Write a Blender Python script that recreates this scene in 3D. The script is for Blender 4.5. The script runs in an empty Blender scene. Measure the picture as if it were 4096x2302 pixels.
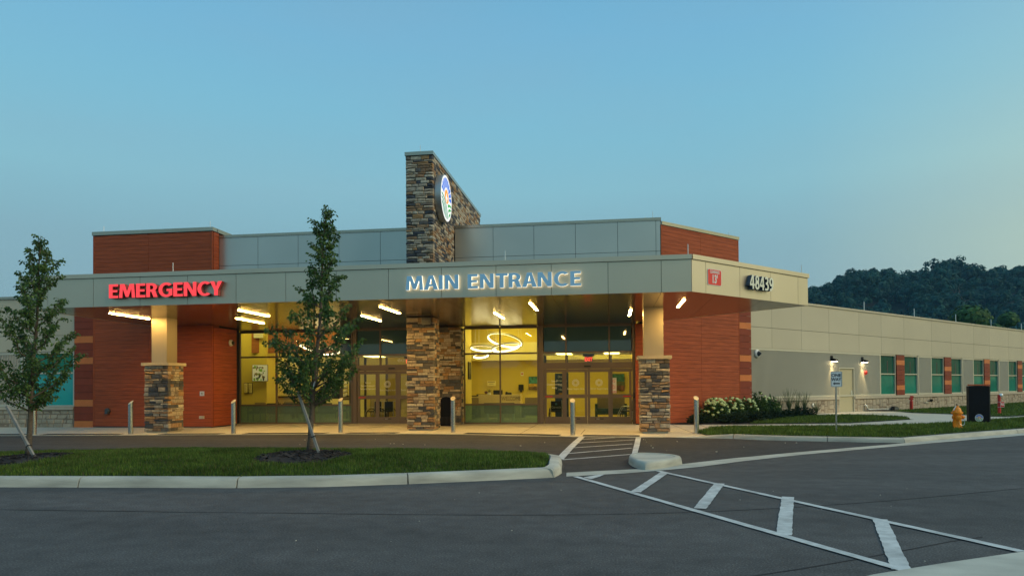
import bpy, bmesh, math, random
import numpy as np
from mathutils import Vector, Matrix

sc = bpy.context.scene
COL = sc.collection
PI = math.pi
S = math.sqrt(.5)
R = math.radians
rnd = random.Random(7)

# ------------------------------------------------------------------ camera
cam = bpy.data.cameras.new('camera')
camo = bpy.data.objects.new('camera', cam)
COL.objects.link(camo)
sc.camera = camo
cam.sensor_width = 36
cam.lens = 24.286
cam.shift_y = 0.08865
cam.clip_start = .1
cam.clip_end = 6000
camo.matrix_world = (Matrix.Translation((0, 0, 1.5)) @ Matrix.Rotation(.1419243, 4, 'Z')
                     @ Matrix.Rotation(PI / 2 + .01264, 4, 'X') @ Matrix.Rotation(-.0068934, 4, 'Z'))

# ------------------------------------------------------------------ world: dusk sky, the sun gone down to the right
world = bpy.data.worlds.new('World')
sc.world = world
world.use_nodes = True
wn, wl = world.node_tree.nodes, world.node_tree.links
bg = wn['Background']


def wnode(t, **kw):
    n = wn.new(t)
    for k, v in kw.items():
        setattr(n, k, v)
    return n


SUN_AZ = R(8)       # glow direction, measured from +X towards -Y
sky = wnode('ShaderNodeTexSky', sky_type='NISHITA', sun_disc=False)
sky.sun_elevation = R(4)
sky.sun_rotation = R(90) + SUN_AZ
sky.ozone_density = 4
sky.air_density = 1
sky.dust_density = 1
tc = wnode('ShaderNodeTexCoord')
sep = wnode('ShaderNodeSeparateXYZ')
wl.new(tc.outputs['Generated'], sep.inputs[0])


def ramp(nodes, links, src, stops, interp='EASE'):
    r = nodes.new('ShaderNodeValToRGB')
    r.color_ramp.interpolation = interp
    el = r.color_ramp.elements
    while len(el) > 1:
        el.remove(el[-1])
    el[0].position = stops[0][0]
    el[0].color = (*stops[0][1], 1)
    for p, c in stops[1:]:
        e = el.new(p)
        e.color = (*c, 1)
    links.new(src, r.inputs[0])
    return r


def lin(r, g, b):
    f = lambda c: (c / 255) / 12.92 if c / 255 < .04045 else ((c / 255 + .055) / 1.055) ** 2.4
    return (f(r), f(g), f(b))


elev = ramp(wn, wl, sep.outputs['Z'], [(0, lin(142, 170, 178)), (.09, lin(137, 171, 180)), (.19, lin(135, 177, 189)), (.27, lin(137, 190, 205)),
                                       (.37, lin(127, 188, 212)), (.45, lin(119, 182, 214)), (.54, lin(109, 173, 209)), (1, lin(92, 156, 200))], 'LINEAR')
# the warm side of the sky
dotn = wnode('ShaderNodeVectorMath', operation='DOT_PRODUCT')
wl.new(tc.outputs['Generated'], dotn.inputs[0])
dotn.inputs[1].default_value = (math.cos(SUN_AZ), -math.sin(SUN_AZ), 0)
warm = ramp(wn, wl, dotn.outputs['Value'], [(0, (0, 0, 0)), (.12, (.04, .04, .04)), (.38, (.38, .38, .38)), (.62, (.72, .72, .72)), (1, (1, 1, 1))], 'LINEAR')
low = ramp(wn, wl, sep.outputs['Z'], [(0, (1, 1, 1)), (.12, (.72, .72, .72)), (.35, (.25, .25, .25)), (.65, (0, 0, 0))], 'LINEAR')
wm = wnode('ShaderNodeMath', operation='MULTIPLY')
wl.new(warm.outputs[0], wm.inputs[0])
wl.new(low.outputs[0], wm.inputs[1])
mixw = wnode('ShaderNodeMix', data_type='RGBA')
wl.new(wm.outputs[0], mixw.inputs['Factor'])
wl.new(elev.outputs[0], mixw.inputs['A'])
mixw.inputs['B'].default_value = (1.22, 1.20, .52, 1)
# faint streaks of thin cloud
cn = wnode('ShaderNodeTexNoise')
cn.inputs['Scale'].default_value = 1.6
cn.inputs['Detail'].default_value = 5
cmap = wnode('ShaderNodeMapping')
cmap.inputs['Scale'].default_value = (1, 1, 4.5)
wl.new(tc.outputs['Generated'], cmap.inputs[0])
wl.new(cmap.outputs[0], cn.inputs['Vector'])
cr = ramp(wn, wl, cn.outputs['Fac'], [(.45, (0, 0, 0)), (.75, (.22, .22, .22))], 'LINEAR')
mixc = wnode('ShaderNodeMix', data_type='RGBA')
wl.new(cr.outputs[0], mixc.inputs['Factor'])
wl.new(mixw.outputs['Result'], mixc.inputs['A'])
mixc.inputs['B'].default_value = (*lin(146, 172, 190), 1)
# the physical sky adds its share
nis = wnode('ShaderNodeMix', data_type='RGBA', blend_type='ADD')
nis.inputs['Factor'].default_value = .01
wl.new(mixc.outputs['Result'], nis.inputs['A'])
wl.new(sky.outputs[0], nis.inputs['B'])
wl.new(nis.outputs['Result'], bg.inputs[0])
bg.inputs[1].default_value = 1.0

# soft glow of the sunken sun from the right
sl = bpy.data.lights.new('sun', 'SUN')
sl.energy = 1.65
sl.angle = R(40)
sl.color = (1, .80, .50)
slo = bpy.data.objects.new('sun', sl)
COL.objects.link(slo)
sd = Vector((math.cos(R(16)) * math.cos(R(36)), -math.sin(R(16)) * math.cos(R(36)), math.sin(R(36))))
slo.location = (40, -20, 30)
slo.rotation_euler = sd.to_track_quat('Z', 'Y').to_euler()

vs = sc.view_settings
vs.view_transform = 'Standard'
vs.look = 'None'
vs.exposure = 0
vs.gamma = 1
sc.cycles.use_denoising = True
sc.cycles.max_bounces = 8
sc.cycles.transparent_max_bounces = 12
sc.cycles.sample_clamp_indirect = 6
sc.cycles.caustics_reflective = False
sc.cycles.caustics_refractive = False

# ------------------------------------------------------------------ materials
MATS = {}


def mat(name, color=(.5, .5, .5), rough=.6, metal=0, spec=.5, noise=None, bump=None, rand=0, emit=None, coat=0, ramp_rand=None, island=None, stretch=(1, 1, 1), aniso=0):
    """noise=(scale, amount, detail): value variation in space; bump=(scale, strength); rand: value variation per object;
    ramp_rand: colours picked per object (or per island)"""
    m = bpy.data.materials.new(name)
    MATS[name] = m
    m.use_nodes = True
    n, l = m.node_tree.nodes, m.node_tree.links
    b = n['Principled BSDF']
    b.inputs['Base Color'].default_value = (*color, 1)
    b.inputs['Roughness'].default_value = rough
    b.inputs['Metallic'].default_value = metal
    b.inputs['Specular IOR Level'].default_value = spec
    if coat:
        b.inputs['Coat Weight'].default_value = coat
        b.inputs['Coat Roughness'].default_value = .08
    geo = n.new('ShaderNodeNewGeometry')
    mp = n.new('ShaderNodeMapping')
    mp.inputs['Scale'].default_value = stretch
    l.new(geo.outputs['Position'], mp.inputs[0])
    src = None
    if ramp_rand:
        if island:
            rs = geo.outputs['Random Per Island']
        else:
            oi = n.new('ShaderNodeObjectInfo')
            rs = oi.outputs['Random']
        rr = ramp(n, l, rs, ramp_rand, 'CONSTANT')
        src = rr.outputs[0]
    fac = None
    if noise:
        t = n.new('ShaderNodeTexNoise')
        t.inputs['Scale'].default_value = noise[0]
        t.inputs['Detail'].default_value = noise[2] if len(noise) > 2 else 4
        l.new(mp.outputs[0], t.inputs['Vector'])
        mr = n.new('ShaderNodeMapRange')
        mr.inputs['From Min'].default_value = .25
        mr.inputs['From Max'].default_value = .75
        mr.inputs['To Min'].default_value = 1 - noise[1]
        mr.inputs['To Max'].default_value = 1 + noise[1]
        l.new(t.outputs['Fac'], mr.inputs[0])
        fac = mr.outputs[0]
    if rand:
        oi = n.new('ShaderNodeObjectInfo')
        mr = n.new('ShaderNodeMapRange')
        mr.inputs['To Min'].default_value = 1 - rand
        mr.inputs['To Max'].default_value = 1 + rand
        l.new(oi.outputs['Random'] if not island else geo.outputs['Random Per Island'], mr.inputs[0])
        if fac is None:
            fac = mr.outputs[0]
        else:
            mm = n.new('ShaderNodeMath')
            mm.operation = 'MULTIPLY'
            l.new(fac, mm.inputs[0])
            l.new(mr.outputs[0], mm.inputs[1])
            fac = mm.outputs[0]
    if fac is not None:
        mx = n.new('ShaderNodeVectorMath')
        mx.operation = 'SCALE'
        if src is not None:
            l.new(src, mx.inputs[0])
        else:
            mx.inputs[0].default_value = color
        l.new(fac, mx.inputs['Scale'])
        src = mx.outputs[0]
    if src is not None:
        l.new(src, b.inputs['Base Color'])
    if bump:
        t = n.new('ShaderNodeTexNoise')
        t.inputs['Scale'].default_value = bump[0]
        t.inputs['Detail'].default_value = 5
        l.new(mp.outputs[0], t.inputs['Vector'])
        bp = n.new('ShaderNodeBump')
        bp.inputs['Strength'].default_value = bump[1]
        bp.inputs['Distance'].default_value = .02
        l.new(t.outputs['Fac'], bp.inputs['Height'])
        l.new(bp.outputs[0], b.inputs['Normal'])
    if emit:
        b.inputs['Emission Color'].default_value = (*emit[0], 1)
        b.inputs['Emission Strength'].default_value = emit[1]
    return m


def glass(name, tint=(.9, .95, .92), refl=1.0, rough=.0, ior=1.5, stripes=None, base=.0, diff=(.5, .5, .5)):
    """thin pane: see-through straight on, mirror-like at a slant; stripes=(pitch, colour, amount) prints a film of fine lines"""
    m = bpy.data.materials.new(name)
    MATS[name] = m
    m.use_nodes = True
    n, l = m.node_tree.nodes, m.node_tree.links
    n.remove(n['Principled BSDF'])
    out = n['Material Output']
    tr = n.new('ShaderNodeBsdfTransparent')
    tr.inputs[0].default_value = (*tint, 1)
    gl = n.new('ShaderNodeBsdfGlossy')
    gl.inputs['Roughness'].default_value = rough
    fr = n.new('ShaderNodeFresnel')
    fr.inputs[0].default_value = ior
    mu = n.new('ShaderNodeMath')
    mu.operation = 'MULTIPLY_ADD'
    mu.inputs[1].default_value = refl
    mu.inputs[2].default_value = base
    mu.use_clamp = True
    l.new(fr.outputs[0], mu.inputs[0])
    body = tr.outputs[0]
    if stripes:
        di = n.new('ShaderNodeBsdfDiffuse')
        di.inputs[0].default_value = (*stripes[1], 1)
        geo = n.new('ShaderNodeNewGeometry')
        sp = n.new('ShaderNodeSeparateXYZ')
        l.new(geo.outputs['Position'], sp.inputs[0])
        w1 = n.new('ShaderNodeMath')
        w1.operation = 'MULTIPLY'
        w1.inputs[1].default_value = 1 / stripes[0]
        l.new(sp.outputs['Z'], w1.inputs[0])
        w2 = n.new('ShaderNodeMath')
        w2.operation = 'FRACT'
        l.new(w1.outputs[0], w2.inputs[0])
        w3 = n.new('ShaderNodeMath')
        w3.operation = 'LESS_THAN'
        w3.inputs[1].default_value = stripes[2]
        l.new(w2.outputs[0], w3.inputs[0])
        mxs = n.new('ShaderNodeMixShader')
        l.new(w3.outputs[0], mxs.inputs[0])
        l.new(body, mxs.inputs[1])
        l.new(di.outputs[0], mxs.inputs[2])
        body = mxs.outputs[0]
    mx = n.new('ShaderNodeMixShader')
    l.new(mu.outputs[0], mx.inputs[0])
    l.new(body, mx.inputs[1])
    l.new(gl.outputs[0], mx.inputs[2])
    l.new(mx.outputs[0], out.inputs[0])
    return m


def emis(name, color, k):
    m = mat(name, (.8, .8, .8), .5, emit=(color, k))
    return m


def asphalt(name, base, var):
    """bitumen with aggregate speckle, roller streaks and a few pale specks"""
    m = mat(name, (base,) * 3, .85, spec=.2)
    n, l = m.node_tree.nodes, m.node_tree.links
    b = n['Principled BSDF']
    geo = n.new('ShaderNodeNewGeometry')

    def nz(scale, detail, st=(1, 1, 1), rot=0):
        mp = n.new('ShaderNodeMapping')
        mp.inputs['Scale'].default_value = st
        mp.inputs['Rotation'].default_value = (0, 0, rot)
        l.new(geo.outputs['Position'], mp.inputs[0])
        t = n.new('ShaderNodeTexNoise')
        t.inputs['Scale'].default_value = scale
        t.inputs['Detail'].default_value = detail
        l.new(mp.outputs[0], t.inputs['Vector'])
        return t.outputs['Fac']
    fine = ramp(n, l, nz(55, 5), [(.28, (.55,) * 3), (.5, (1,) * 3), (.60, (1.2,) * 3), (.71, (2.0,) * 3)], 'LINEAR')
    big = ramp(n, l, nz(.5, 4, (.35, 1.6, 1), -.1), [(.3, (1 - var,) * 3), (.7, (1 + var,) * 3)], 'LINEAR')
    mid = ramp(n, l, nz(3.5, 5), [(.3, (1 - var * .9,) * 3), (.7, (1 + var * .9,) * 3)], 'LINEAR')
    m1 = n.new('ShaderNodeVectorMath')
    m1.operation = 'MULTIPLY'
    l.new(fine.outputs[0], m1.inputs[0])
    l.new(big.outputs[0], m1.inputs[1])
    m2 = n.new('ShaderNodeVectorMath')
    m2.operation = 'MULTIPLY'
    l.new(m1.outputs[0], m2.inputs[0])
    l.new(mid.outputs[0], m2.inputs[1])
    m3 = n.new('ShaderNodeVectorMath')
    m3.operation = 'MULTIPLY'
    l.new(m2.outputs[0], m3.inputs[0])
    m3.inputs[1].default_value = (base * 1.02, base, base * .97)
    l.new(m3.outputs[0], b.inputs['Base Color'])
    bp = n.new('ShaderNodeBump')
    bp.inputs['Strength'].default_value = .5
    bp.inputs['Distance'].default_value = .008
    l.new(nz(85, 3), bp.inputs['Height'])
    l.new(bp.outputs[0], b.inputs['Normal'])
    return m


STONES = [(0, (.46, .38, .28)), (.10, (.38, .33, .26)), (.22, (.50, .45, .35)), (.33, (.085, .092, .108)), (.42, (.06, .066, .08)),
          (.51, (.28, .17, .095)), (.60, (.34, .22, .125)), (.69, (.12, .115, .11)), (.77, (.43, .36, .265)), (.87, (.42, .25, .115)), (.94, (.22, .18, .145))]
M_ASPH = asphalt('asphalt', .082, .18)
M_ASPH2 = asphalt('dark_asphalt', .046, .22)
M_PAINT = mat('road_paint', (.56, .58, .56), .75, noise=(9, .22, 7), bump=(90, .3))


def worn(m, under, amount):
    """paint rubbed through to the dark surface in specks and along scuffs"""
    n, l = m.node_tree.nodes, m.node_tree.links
    b = n['Principled BSDF']
    geo = n.new('ShaderNodeNewGeometry')
    fs = []
    for sc_, lo, hi in ((70, .60, .70), (2.2, .42, .72)):
        t = n.new('ShaderNodeTexNoise')
        t.inputs['Scale'].default_value = sc_
        t.inputs['Detail'].default_value = 6
        l.new(geo.outputs['Position'], t.inputs['Vector'])
        fs.append(ramp(n, l, t.outputs['Fac'], [(lo, (0, 0, 0)), (hi, (1, 1, 1))], 'LINEAR').outputs[0])
    mu = n.new('ShaderNodeMath')
    mu.operation = 'MULTIPLY_ADD'
    l.new(fs[0], mu.inputs[0])
    mu.inputs[1].default_value = .55
    l.new(fs[1], mu.inputs[2])
    m2 = n.new('ShaderNodeMath')
    m2.operation = 'MULTIPLY'
    m2.use_clamp = True
    l.new(mu.outputs[0], m2.inputs[0])
    m2.inputs[1].default_value = amount
    mx = n.new('ShaderNodeMix')
    mx.data_type = 'RGBA'
    old = b.inputs['Base Color'].links[0].from_socket
    l.new(m2.outputs[0], mx.inputs['Factor'])
    l.new(old, mx.inputs['A'])
    mx.inputs['B'].default_value = (*under, 1)
    l.new(mx.outputs['Result'], b.inputs['Base Color'])


worn(M_PAINT, (.11, .11, .105), .42)
M_KERB = mat('kerb_concrete', (.44, .43, .36), .85, noise=(2.2, .30, 8), bump=(60, .25), stretch=(.6, 1, 4))
M_SLAB = mat('slab_concrete', (.52, .48, .38), .85, noise=(1.3, .10, 7), bump=(70, .2))
M_DARK = mat('dark_joint', (.012, .012, .014), .9)
M_BLACK = mat('black_plastic', (.012, .012, .014), .45)
M_BLACKP = mat('black_paint', (.006, .006, .009), .4, spec=.15)
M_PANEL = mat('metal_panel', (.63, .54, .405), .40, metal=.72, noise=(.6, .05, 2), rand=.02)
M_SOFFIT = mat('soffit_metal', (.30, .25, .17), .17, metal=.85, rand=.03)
M_SHAFT = mat('shaft_metal', (.44, .375, .265), .42, metal=.6, noise=(.6, .05, 2))
M_COPING = mat('coping_metal', (.42, .38, .30), .27, metal=.8, noise=(1.2, .06, 2))
M_GREY = mat('grey_metal_panel', (.56, .54, .48), .34, metal=.75, noise=(.5, .05, 2), rand=.02)
M_TAN = mat('tan_panel', (.52, .47, .35), .6, spec=.3, metal=.1, noise=(.5, .04, 3), rand=.035)
M_CORR = mat('corrugated_metal', (.50, .47, .385), .55, metal=.15)
M_WOOD = mat('red_wood', (.35, .080, .031), .55, spec=.15, noise=(2.2, .34, 6), rand=.06, stretch=(.7, .7, 17), bump=(9, .10))
M_MAROON = mat('maroon_board', (.24, .052, .028), .5, spec=.12, noise=(2.5, .10, 3), rand=.07)
M_ORANGE = mat('orange_board', (.60, .185, .055), .5, spec=.2, noise=(2.5, .08, 3), rand=.04)
M_STONE = mat('veneer_stone', rough=.85, noise=(11, .32, 5), bump=(30, .8), ramp_rand=STONES)
M_STONE2 = mat('veneer_stone_mass', rough=.85, noise=(11, .32, 5), bump=(30, .8), ramp_rand=STONES, island=True)
M_MORTAR = mat('mortar', (.10, .078, .058), .95, noise=(20, .2))
M_BSTONE = mat('base_stone', (.40, .335, .245), .9, noise=(6, .16, 6), bump=(25, .8), rand=.13)
M_BSTONE2 = mat('base_stone_mass', (.40, .335, .245), .9, noise=(6, .16, 6), bump=(25, .8), rand=.13, island=True)
M_BMORTAR = mat('base_mortar', (.24, .18, .125), .95)
M_SILL = mat('cast_sill', (.47, .41, .31), .8, noise=(4, .08, 5))
M_FRAME = mat('bronze_frame', (.155, .118, .088), .42, metal=.35)
M_FRAMEL = mat('pale_frame', (.58, .54, .43), .45, metal=.3)
M_STEEL = mat('brushed_steel', (.60, .60, .58), .24, metal=1, noise=(30, .10, 3), stretch=(1, 1, .06))
M_ROD = mat('rod_metal', (.75, .76, .74), .3, metal=.6)
M_WHITE = mat('white_paint', (.72, .72, .70), .45)
M_RED = mat('red_paint', (.52, .022, .016), .35, noise=(5, .1))
M_YEL = mat('hydrant_paint', (.86, .28, .006), .45, noise=(7, .12, 4))
M_BARK = mat('bark', (.115, .088, .062), .9, noise=(22, .45, 5), bump=(35, 1), stretch=(1, 1, 1.6))
M_STAKE = mat('grey_timber', (.24, .235, .22), .85, noise=(14, .25, 4), stretch=(1, 1, .15))
M_MULCH = mat('mulch_chips', rough=.95, ramp_rand=[(0, (.010, .008, .008)), (.4, (.020, .015, .013)), (.75, (.006, .005, .006)), (.93, (.055, .038, .022))], island=True)
M_SOIL = mat('mulch_bed', (.012, .010, .010), .95, noise=(20, .4), bump=(40, 1))
M_GLASS = glass('clear_glass', (.95, .96, .90), .9)
M_GLASSD = glass('door_glass', (.82, .84, .74), 1.0)
M_FILM = glass('striped_film_glass', (.42, .60, .50), 1.1, stripes=(.034, (.20, .32, .26), .5))
M_SPAN = mat('spandrel_glass', (.045, .092, .078), .03, spec=.9)
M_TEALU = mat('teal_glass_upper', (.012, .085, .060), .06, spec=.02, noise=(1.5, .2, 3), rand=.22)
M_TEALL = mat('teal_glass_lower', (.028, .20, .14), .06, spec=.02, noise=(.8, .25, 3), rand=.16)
M_AQUA = mat('teal_glass_sky_bright', (.030, .40, .375), .05, spec=.5)  # brighter teal: the sky mirrored in the left window is put into the colour
M_STRIP = emis('lit_strip', (1, .61, .17), 185)
M_ROOF = mat('roof_membrane', (.30, .30, .29), .9)
M_DOOR = mat('door_paint', (.47, .41, .255), .45)

# ------------------------------------------------------------------ object helpers
WM = {}


def tag(o, label=None, cat=None, group=None, kind=None):
    if label:
        o['label'] = label
    if cat:
        o['category'] = cat
    if group:
        o['group'] = group
    if kind:
        o['kind'] = kind
    return o


def attach(o, parent, M):
    COL.objects.link(o)
    o.matrix_basis = M
    if parent is not None:
        o.parent = parent
        o.matrix_parent_inverse = WM[parent.name].inverted()
    WM[o.name] = M.copy()
    return o


def thing(name, loc, label, cat, group=None):
    o = bpy.data.objects.new(name, None)
    o.empty_display_size = .2
    attach(o, None, Matrix.Translation(loc))
    return tag(o, label, cat, group)


def struct(name, loc=(0, 0, 0)):
    o = bpy.data.objects.new(name, None)
    attach(o, None, Matrix.Translation(loc))
    o['kind'] = 'structure'
    return o


def copy_thing(root, loc, label=None, group=None):
    r = root.copy()
    COL.objects.link(r)
    r.location = loc
    WM[r.name] = Matrix.Translation(loc)
    if label:
        r['label'] = label
    if group:
        r['group'] = group
    for ch in list(root.children):
        c = ch.copy()
        COL.objects.link(c)
        c.parent = r
        for g in list(ch.children):
            d = g.copy()
            COL.objects.link(d)
            d.parent = c
    return r


class MB:
    def __init__(s):
        s.v, s.f, s.m = [], [], []
        s.cur = 0

    def add(s, vs, fs):
        k = len(s.v)
        s.v += [tuple(p) for p in vs]
        s.f += [tuple(i + k for i in f) for f in fs]
        s.m += [s.cur] * len(fs)
        return s

    def hexa(s, p):      # 8 points: bottom 4 (ccw) then top 4
        return s.add(p, [(3, 2, 1, 0), (4, 5, 6, 7), (0, 1, 5, 4), (1, 2, 6, 5), (2, 3, 7, 6), (3, 0, 4, 7)])

    def box(s, x0, x1, y0, y1, z0, z1):
        return s.hexa([(x0, y0, z0), (x1, y0, z0), (x1, y1, z0), (x0, y1, z0), (x0, y0, z1), (x1, y0, z1), (x1, y1, z1), (x0, y1, z1)])

    def fbox(s, fr, u0, u1, d0, d1, z0, z1):
        q = [fr.P(u0, d1, z0), fr.P(u1, d1, z0), fr.P(u1, d0, z0), fr.P(u0, d0, z0)]
        return s.hexa(q + [(a[0], a[1], z1) for a in q])

    def prism(s, poly, z0, z1):
        n = len(poly)
        ar = sum(poly[i][0] * poly[(i + 1) % n][1] - poly[(i + 1) % n][0] * poly[i][1] for i in range(n))
        if ar < 0:
            poly = poly[::-1]
        vs = [(p[0], p[1], z0) for p in poly] + [(p[0], p[1], z1) for p in poly]
        fs = [tuple(range(n - 1, -1, -1)), tuple(range(n, 2 * n))] + [(i, (i + 1) % n, n + (i + 1) % n, n + i) for i in range(n)]
        return s.add(vs, fs)

    def sheet(s, poly, z=0):
        n = len(poly)
        ar = sum(poly[i][0] * poly[(i + 1) % n][1] - poly[(i + 1) % n][0] * poly[i][1] for i in range(n))
        if ar < 0:
            poly = poly[::-1]
        return s.add([(p[0], p[1], p[2] if len(p) > 2 else z) for p in poly], [tuple(range(n))])

    def tube(s, path, r, n=8, cap=True, closed=False):
        path = [Vector(p) for p in path]
        rs = r if isinstance(r, (list, tuple)) else [r] * len(path)
        k = len(s.v)
        L = len(path)
        ref = None
        for i, p in enumerate(path):
            if closed:
                t = (path[(i + 1) % L] - path[i - 1]).normalized()
            else:
                t = (path[min(i + 1, L - 1)] - path[max(i - 1, 0)]).normalized()
            if ref is None:
                ref = Vector((0, 0, 1)) if abs(t.z) < .9 else Vector((1, 0, 0))
            a = (ref - t * ref.dot(t)).normalized()
            ref = a
            b = t.cross(a)
            for j in range(n):
                th = 2 * PI * j / n
                s.v.append(tuple(p + (a * math.cos(th) + b * math.sin(th)) * rs[i]))
        for i in range(L if closed else L - 1):
            for j in range(n):
                a0, a1 = k + i * n + j, k + i * n + (j + 1) % n
                b0, b1 = k + ((i + 1) % L) * n + j, k + ((i + 1) % L) * n + (j + 1) % n
                s.f.append((a0, a1, b1, b0))
                s.m.append(s.cur)
        if cap and not closed:
            s.f.append(tuple(k + j for j in range(n - 1, -1, -1)))
            s.f.append(tuple(k + (L - 1) * n + j for j in range(n)))
            s.m += [s.cur] * 2
        return s

    def lathe(s, c, prof, n=20, M=None):
        """profile of (radius, height) turned about the vertical at c, or about M's z"""
        k = len(s.v)
        for r_, z in prof:
            for j in range(n):
                th = 2 * PI * j / n
                p = Vector((r_ * math.cos(th), r_ * math.sin(th), z))
                p = (M @ p) if M is not None else p + Vector(c)
                s.v.append(tuple(p))
        for i in range(len(prof) - 1):
            for j in range(n):
                s.f.append((k + i * n + j, k + i * n + (j + 1) % n, k + (i + 1) * n + (j + 1) % n, k + (i + 1) * n + j))
                s.m.append(s.cur)
        s.f.append(tuple(k + j for j in range(n - 1, -1, -1)))
        s.f.append(tuple(k + (len(prof) - 1) * n + j for j in range(n)))
        s.m += [s.cur] * 2
        return s

    def sweep(s, path, prof, closed=False):
        """profile (offset to the left of the path, height) along a ground path; heights may be scaled per point by a third value"""
        k = len(s.v)
        L, n = len(path), len(prof)
        for i in range(L):
            p = Vector(path[i][:2])
            a = Vector(path[max(i - 1, 0)][:2])
            b = Vector(path[min(i + 1, L - 1)][:2])
            t = (b - a).normalized()
            nn = Vector((-t.y, t.x))
            h = path[i][2] if len(path[i]) > 2 else 1
            for off, z in prof:
                q = p + nn * off
                s.v.append((q.x, q.y, z * h))
        for i in range(L - 1):
            for j in range(n - 1):
                s.f.append((k + i * n + j, k + i * n + j + 1, k + (i + 1) * n + j + 1, k + (i + 1) * n + j))
                s.m.append(s.cur)
        s.f.append(tuple(k + j for j in range(n)))
        s.f.append(tuple(k + (L - 1) * n + j for j in range(n - 1, -1, -1)))
        s.m += [s.cur] * 2
        return s

    def obj(s, name, mats, parent=None, smooth=False, fix=True, kind=None):
        me = bpy.data.meshes.new(name)
        if parent is None and s.v:
            xs, ys, zs = zip(*s.v)
            o0 = Vector(((min(xs) + max(xs)) / 2, (min(ys) + max(ys)) / 2, min(zs)))
        else:
            o0 = Vector((0, 0, 0))
        me.from_pydata([(p[0] - o0.x, p[1] - o0.y, p[2] - o0.z) for p in s.v], [], s.f)
        for m in (mats if isinstance(mats, (list, tuple)) else [mats]):
            me.materials.append(m)
        if any(s.m):
            me.polygons.foreach_set('material_index', s.m)
        if fix:
            bm = bmesh.new()
            bm.from_mesh(me)
            bmesh.ops.recalc_face_normals(bm, faces=bm.faces)
            bm.to_mesh(me)
            bm.free()
        if smooth:
            me.polygons.foreach_set('use_smooth', [True] * len(me.polygons))
            if smooth != 'all':
                try:
                    me.set_sharp_from_angle(angle=R(40))
                except Exception:
                    pass
        o = bpy.data.objects.new(name, me)
        attach(o, parent, Matrix.Translation(o0))
        if kind:
            o['kind'] = kind
        return o


class Frame:
    """a wall plane: u runs along it, d stands out from it, z is up"""

    def __init__(s, ox, oy, deg):
        s.o = (ox, oy)
        s.t = R(deg)
        s.e = (math.cos(s.t), math.sin(s.t))
        s.n = (math.sin(s.t), -math.cos(s.t))

    def P(s, u, d, z):
        return (s.o[0] + s.e[0] * u + s.n[0] * d, s.o[1] + s.e[1] * u + s.n[1] * d, z)

    def M(s, u=0, d=0, z=0):
        return Matrix.Translation(s.P(u, d, z)) @ Matrix.Rotation(s.t, 4, 'Z')


def front(y):
    return Frame(0, y, 0)


def slant(c):      # planes of the walls turned by 45 degrees
    return Frame(S * c, -S * c, 45)


def east(x):
    return Frame(x, 0, 90)


def west(x):
    return Frame(x, 0, -90)


def _unit_box():
    me = bpy.data.meshes.new('board')
    v = [(0, 0, 0), (1, 0, 0), (1, 1, 0), (0, 1, 0), (0, 0, 1), (1, 0, 1), (1, 1, 1), (0, 1, 1)]
    me.from_pydata(v, [], [(3, 2, 1, 0), (4, 5, 6, 7), (0, 1, 5, 4), (1, 2, 6, 5), (2, 3, 7, 6), (3, 0, 4, 7)])
    me.materials.append(M_PANEL)
    return me


UNIT = {}


def unit_for(m):
    if m.name not in UNIT:
        me = _unit_box()
        me.materials[0] = m
        UNIT[m.name] = me
    return UNIT[m.name]


def ubox(name, m, parent, fr, u0, u1, d0, d1, z0, z1, mesh=None):
    o = bpy.data.objects.new(name, mesh or unit_for(m))
    M = fr.M(u0, d1, z0) @ Matrix.Diagonal((u1 - u0, d1 - d0, z1 - z0, 1))
    return attach(o, parent, M)


def _rough(seed, q=.07, bulge=.25):
    """rough faced block in the unit cube, outer face at y = 0, open at the back"""
    r = random.Random(seed)
    j = lambda a: r.uniform(-a, a)
    v = [(0, 1, 0), (1, 1, 0), (1, 1, 1), (0, 1, 1)]
    v += [(j(.012), bulge + .1, j(.02)), (1 + j(.012), bulge + .1, j(.02)), (1 + j(.012), bulge + .1, 1 + j(.02)), (j(.012), bulge + .1, 1 + j(.02))]
    v += [(q * .5 + j(.02), r.uniform(0, bulge), q + j(.03)), (1 - q * .5 + j(.02), r.uniform(0, bulge), q + j(.03)),
          (1 - q * .5 + j(.02), r.uniform(0, bulge), 1 - q + j(.03)), (q * .5 + j(.02), r.uniform(0, bulge), 1 - q + j(.03)), (.5 + j(.2), r.uniform(-.05, .1), .5 + j(.15))]
    f = [(0, 1, 5, 4), (1, 2, 6, 5), (2, 3, 7, 6), (3, 0, 4, 7), (4, 5, 9, 8), (5, 6, 10, 9), (6, 7, 11, 10), (7, 4, 8, 11)]
    f += [(8, 9, 12), (9, 10, 12), (10, 11, 12), (11, 8, 12)]
    return v, f


ROUGH = [_rough(i) for i in range(12)]
RMESH = {}


def rough_mesh(m, i):
    if (m.name, i) not in RMESH:
        me = bpy.data.meshes.new('stone')
        me.from_pydata(ROUGH[i][0], [], ROUGH[i][1])
        me.materials.append(m)
        RMESH[(m.name, i)] = me
    return RMESH[(m.name, i)]


def lay_stones(parent, cells, m, m2, limit, name='stone'):
    """cells: (frame, u0, u1, d0, d1, z0, z1) sorted with those that show largest first; past the limit they are joined"""
    mass = MB()
    for k, (fr, u0, u1, d0, d1, z0, z1) in enumerate(cells):
        i = rnd.randrange(12)
        if k < limit:
            ubox(name, m, parent, fr, u0, u1, d0, d1, z0, z1, rough_mesh(m, i))
        else:
            M = fr.M(u0, d1, z0) @ Matrix.Diagonal((u1 - u0, d1 - d0, z1 - z0, 1))
            mass.add([tuple(M @ Vector(p)) for p in ROUGH[i][0]], ROUGH[i][1])
    if mass.v:
        o = mass.obj('rubble_mass' if name != 'stone' else 'stones', m2, parent, fix=False)
        o['kind'] = 'stuff'


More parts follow.
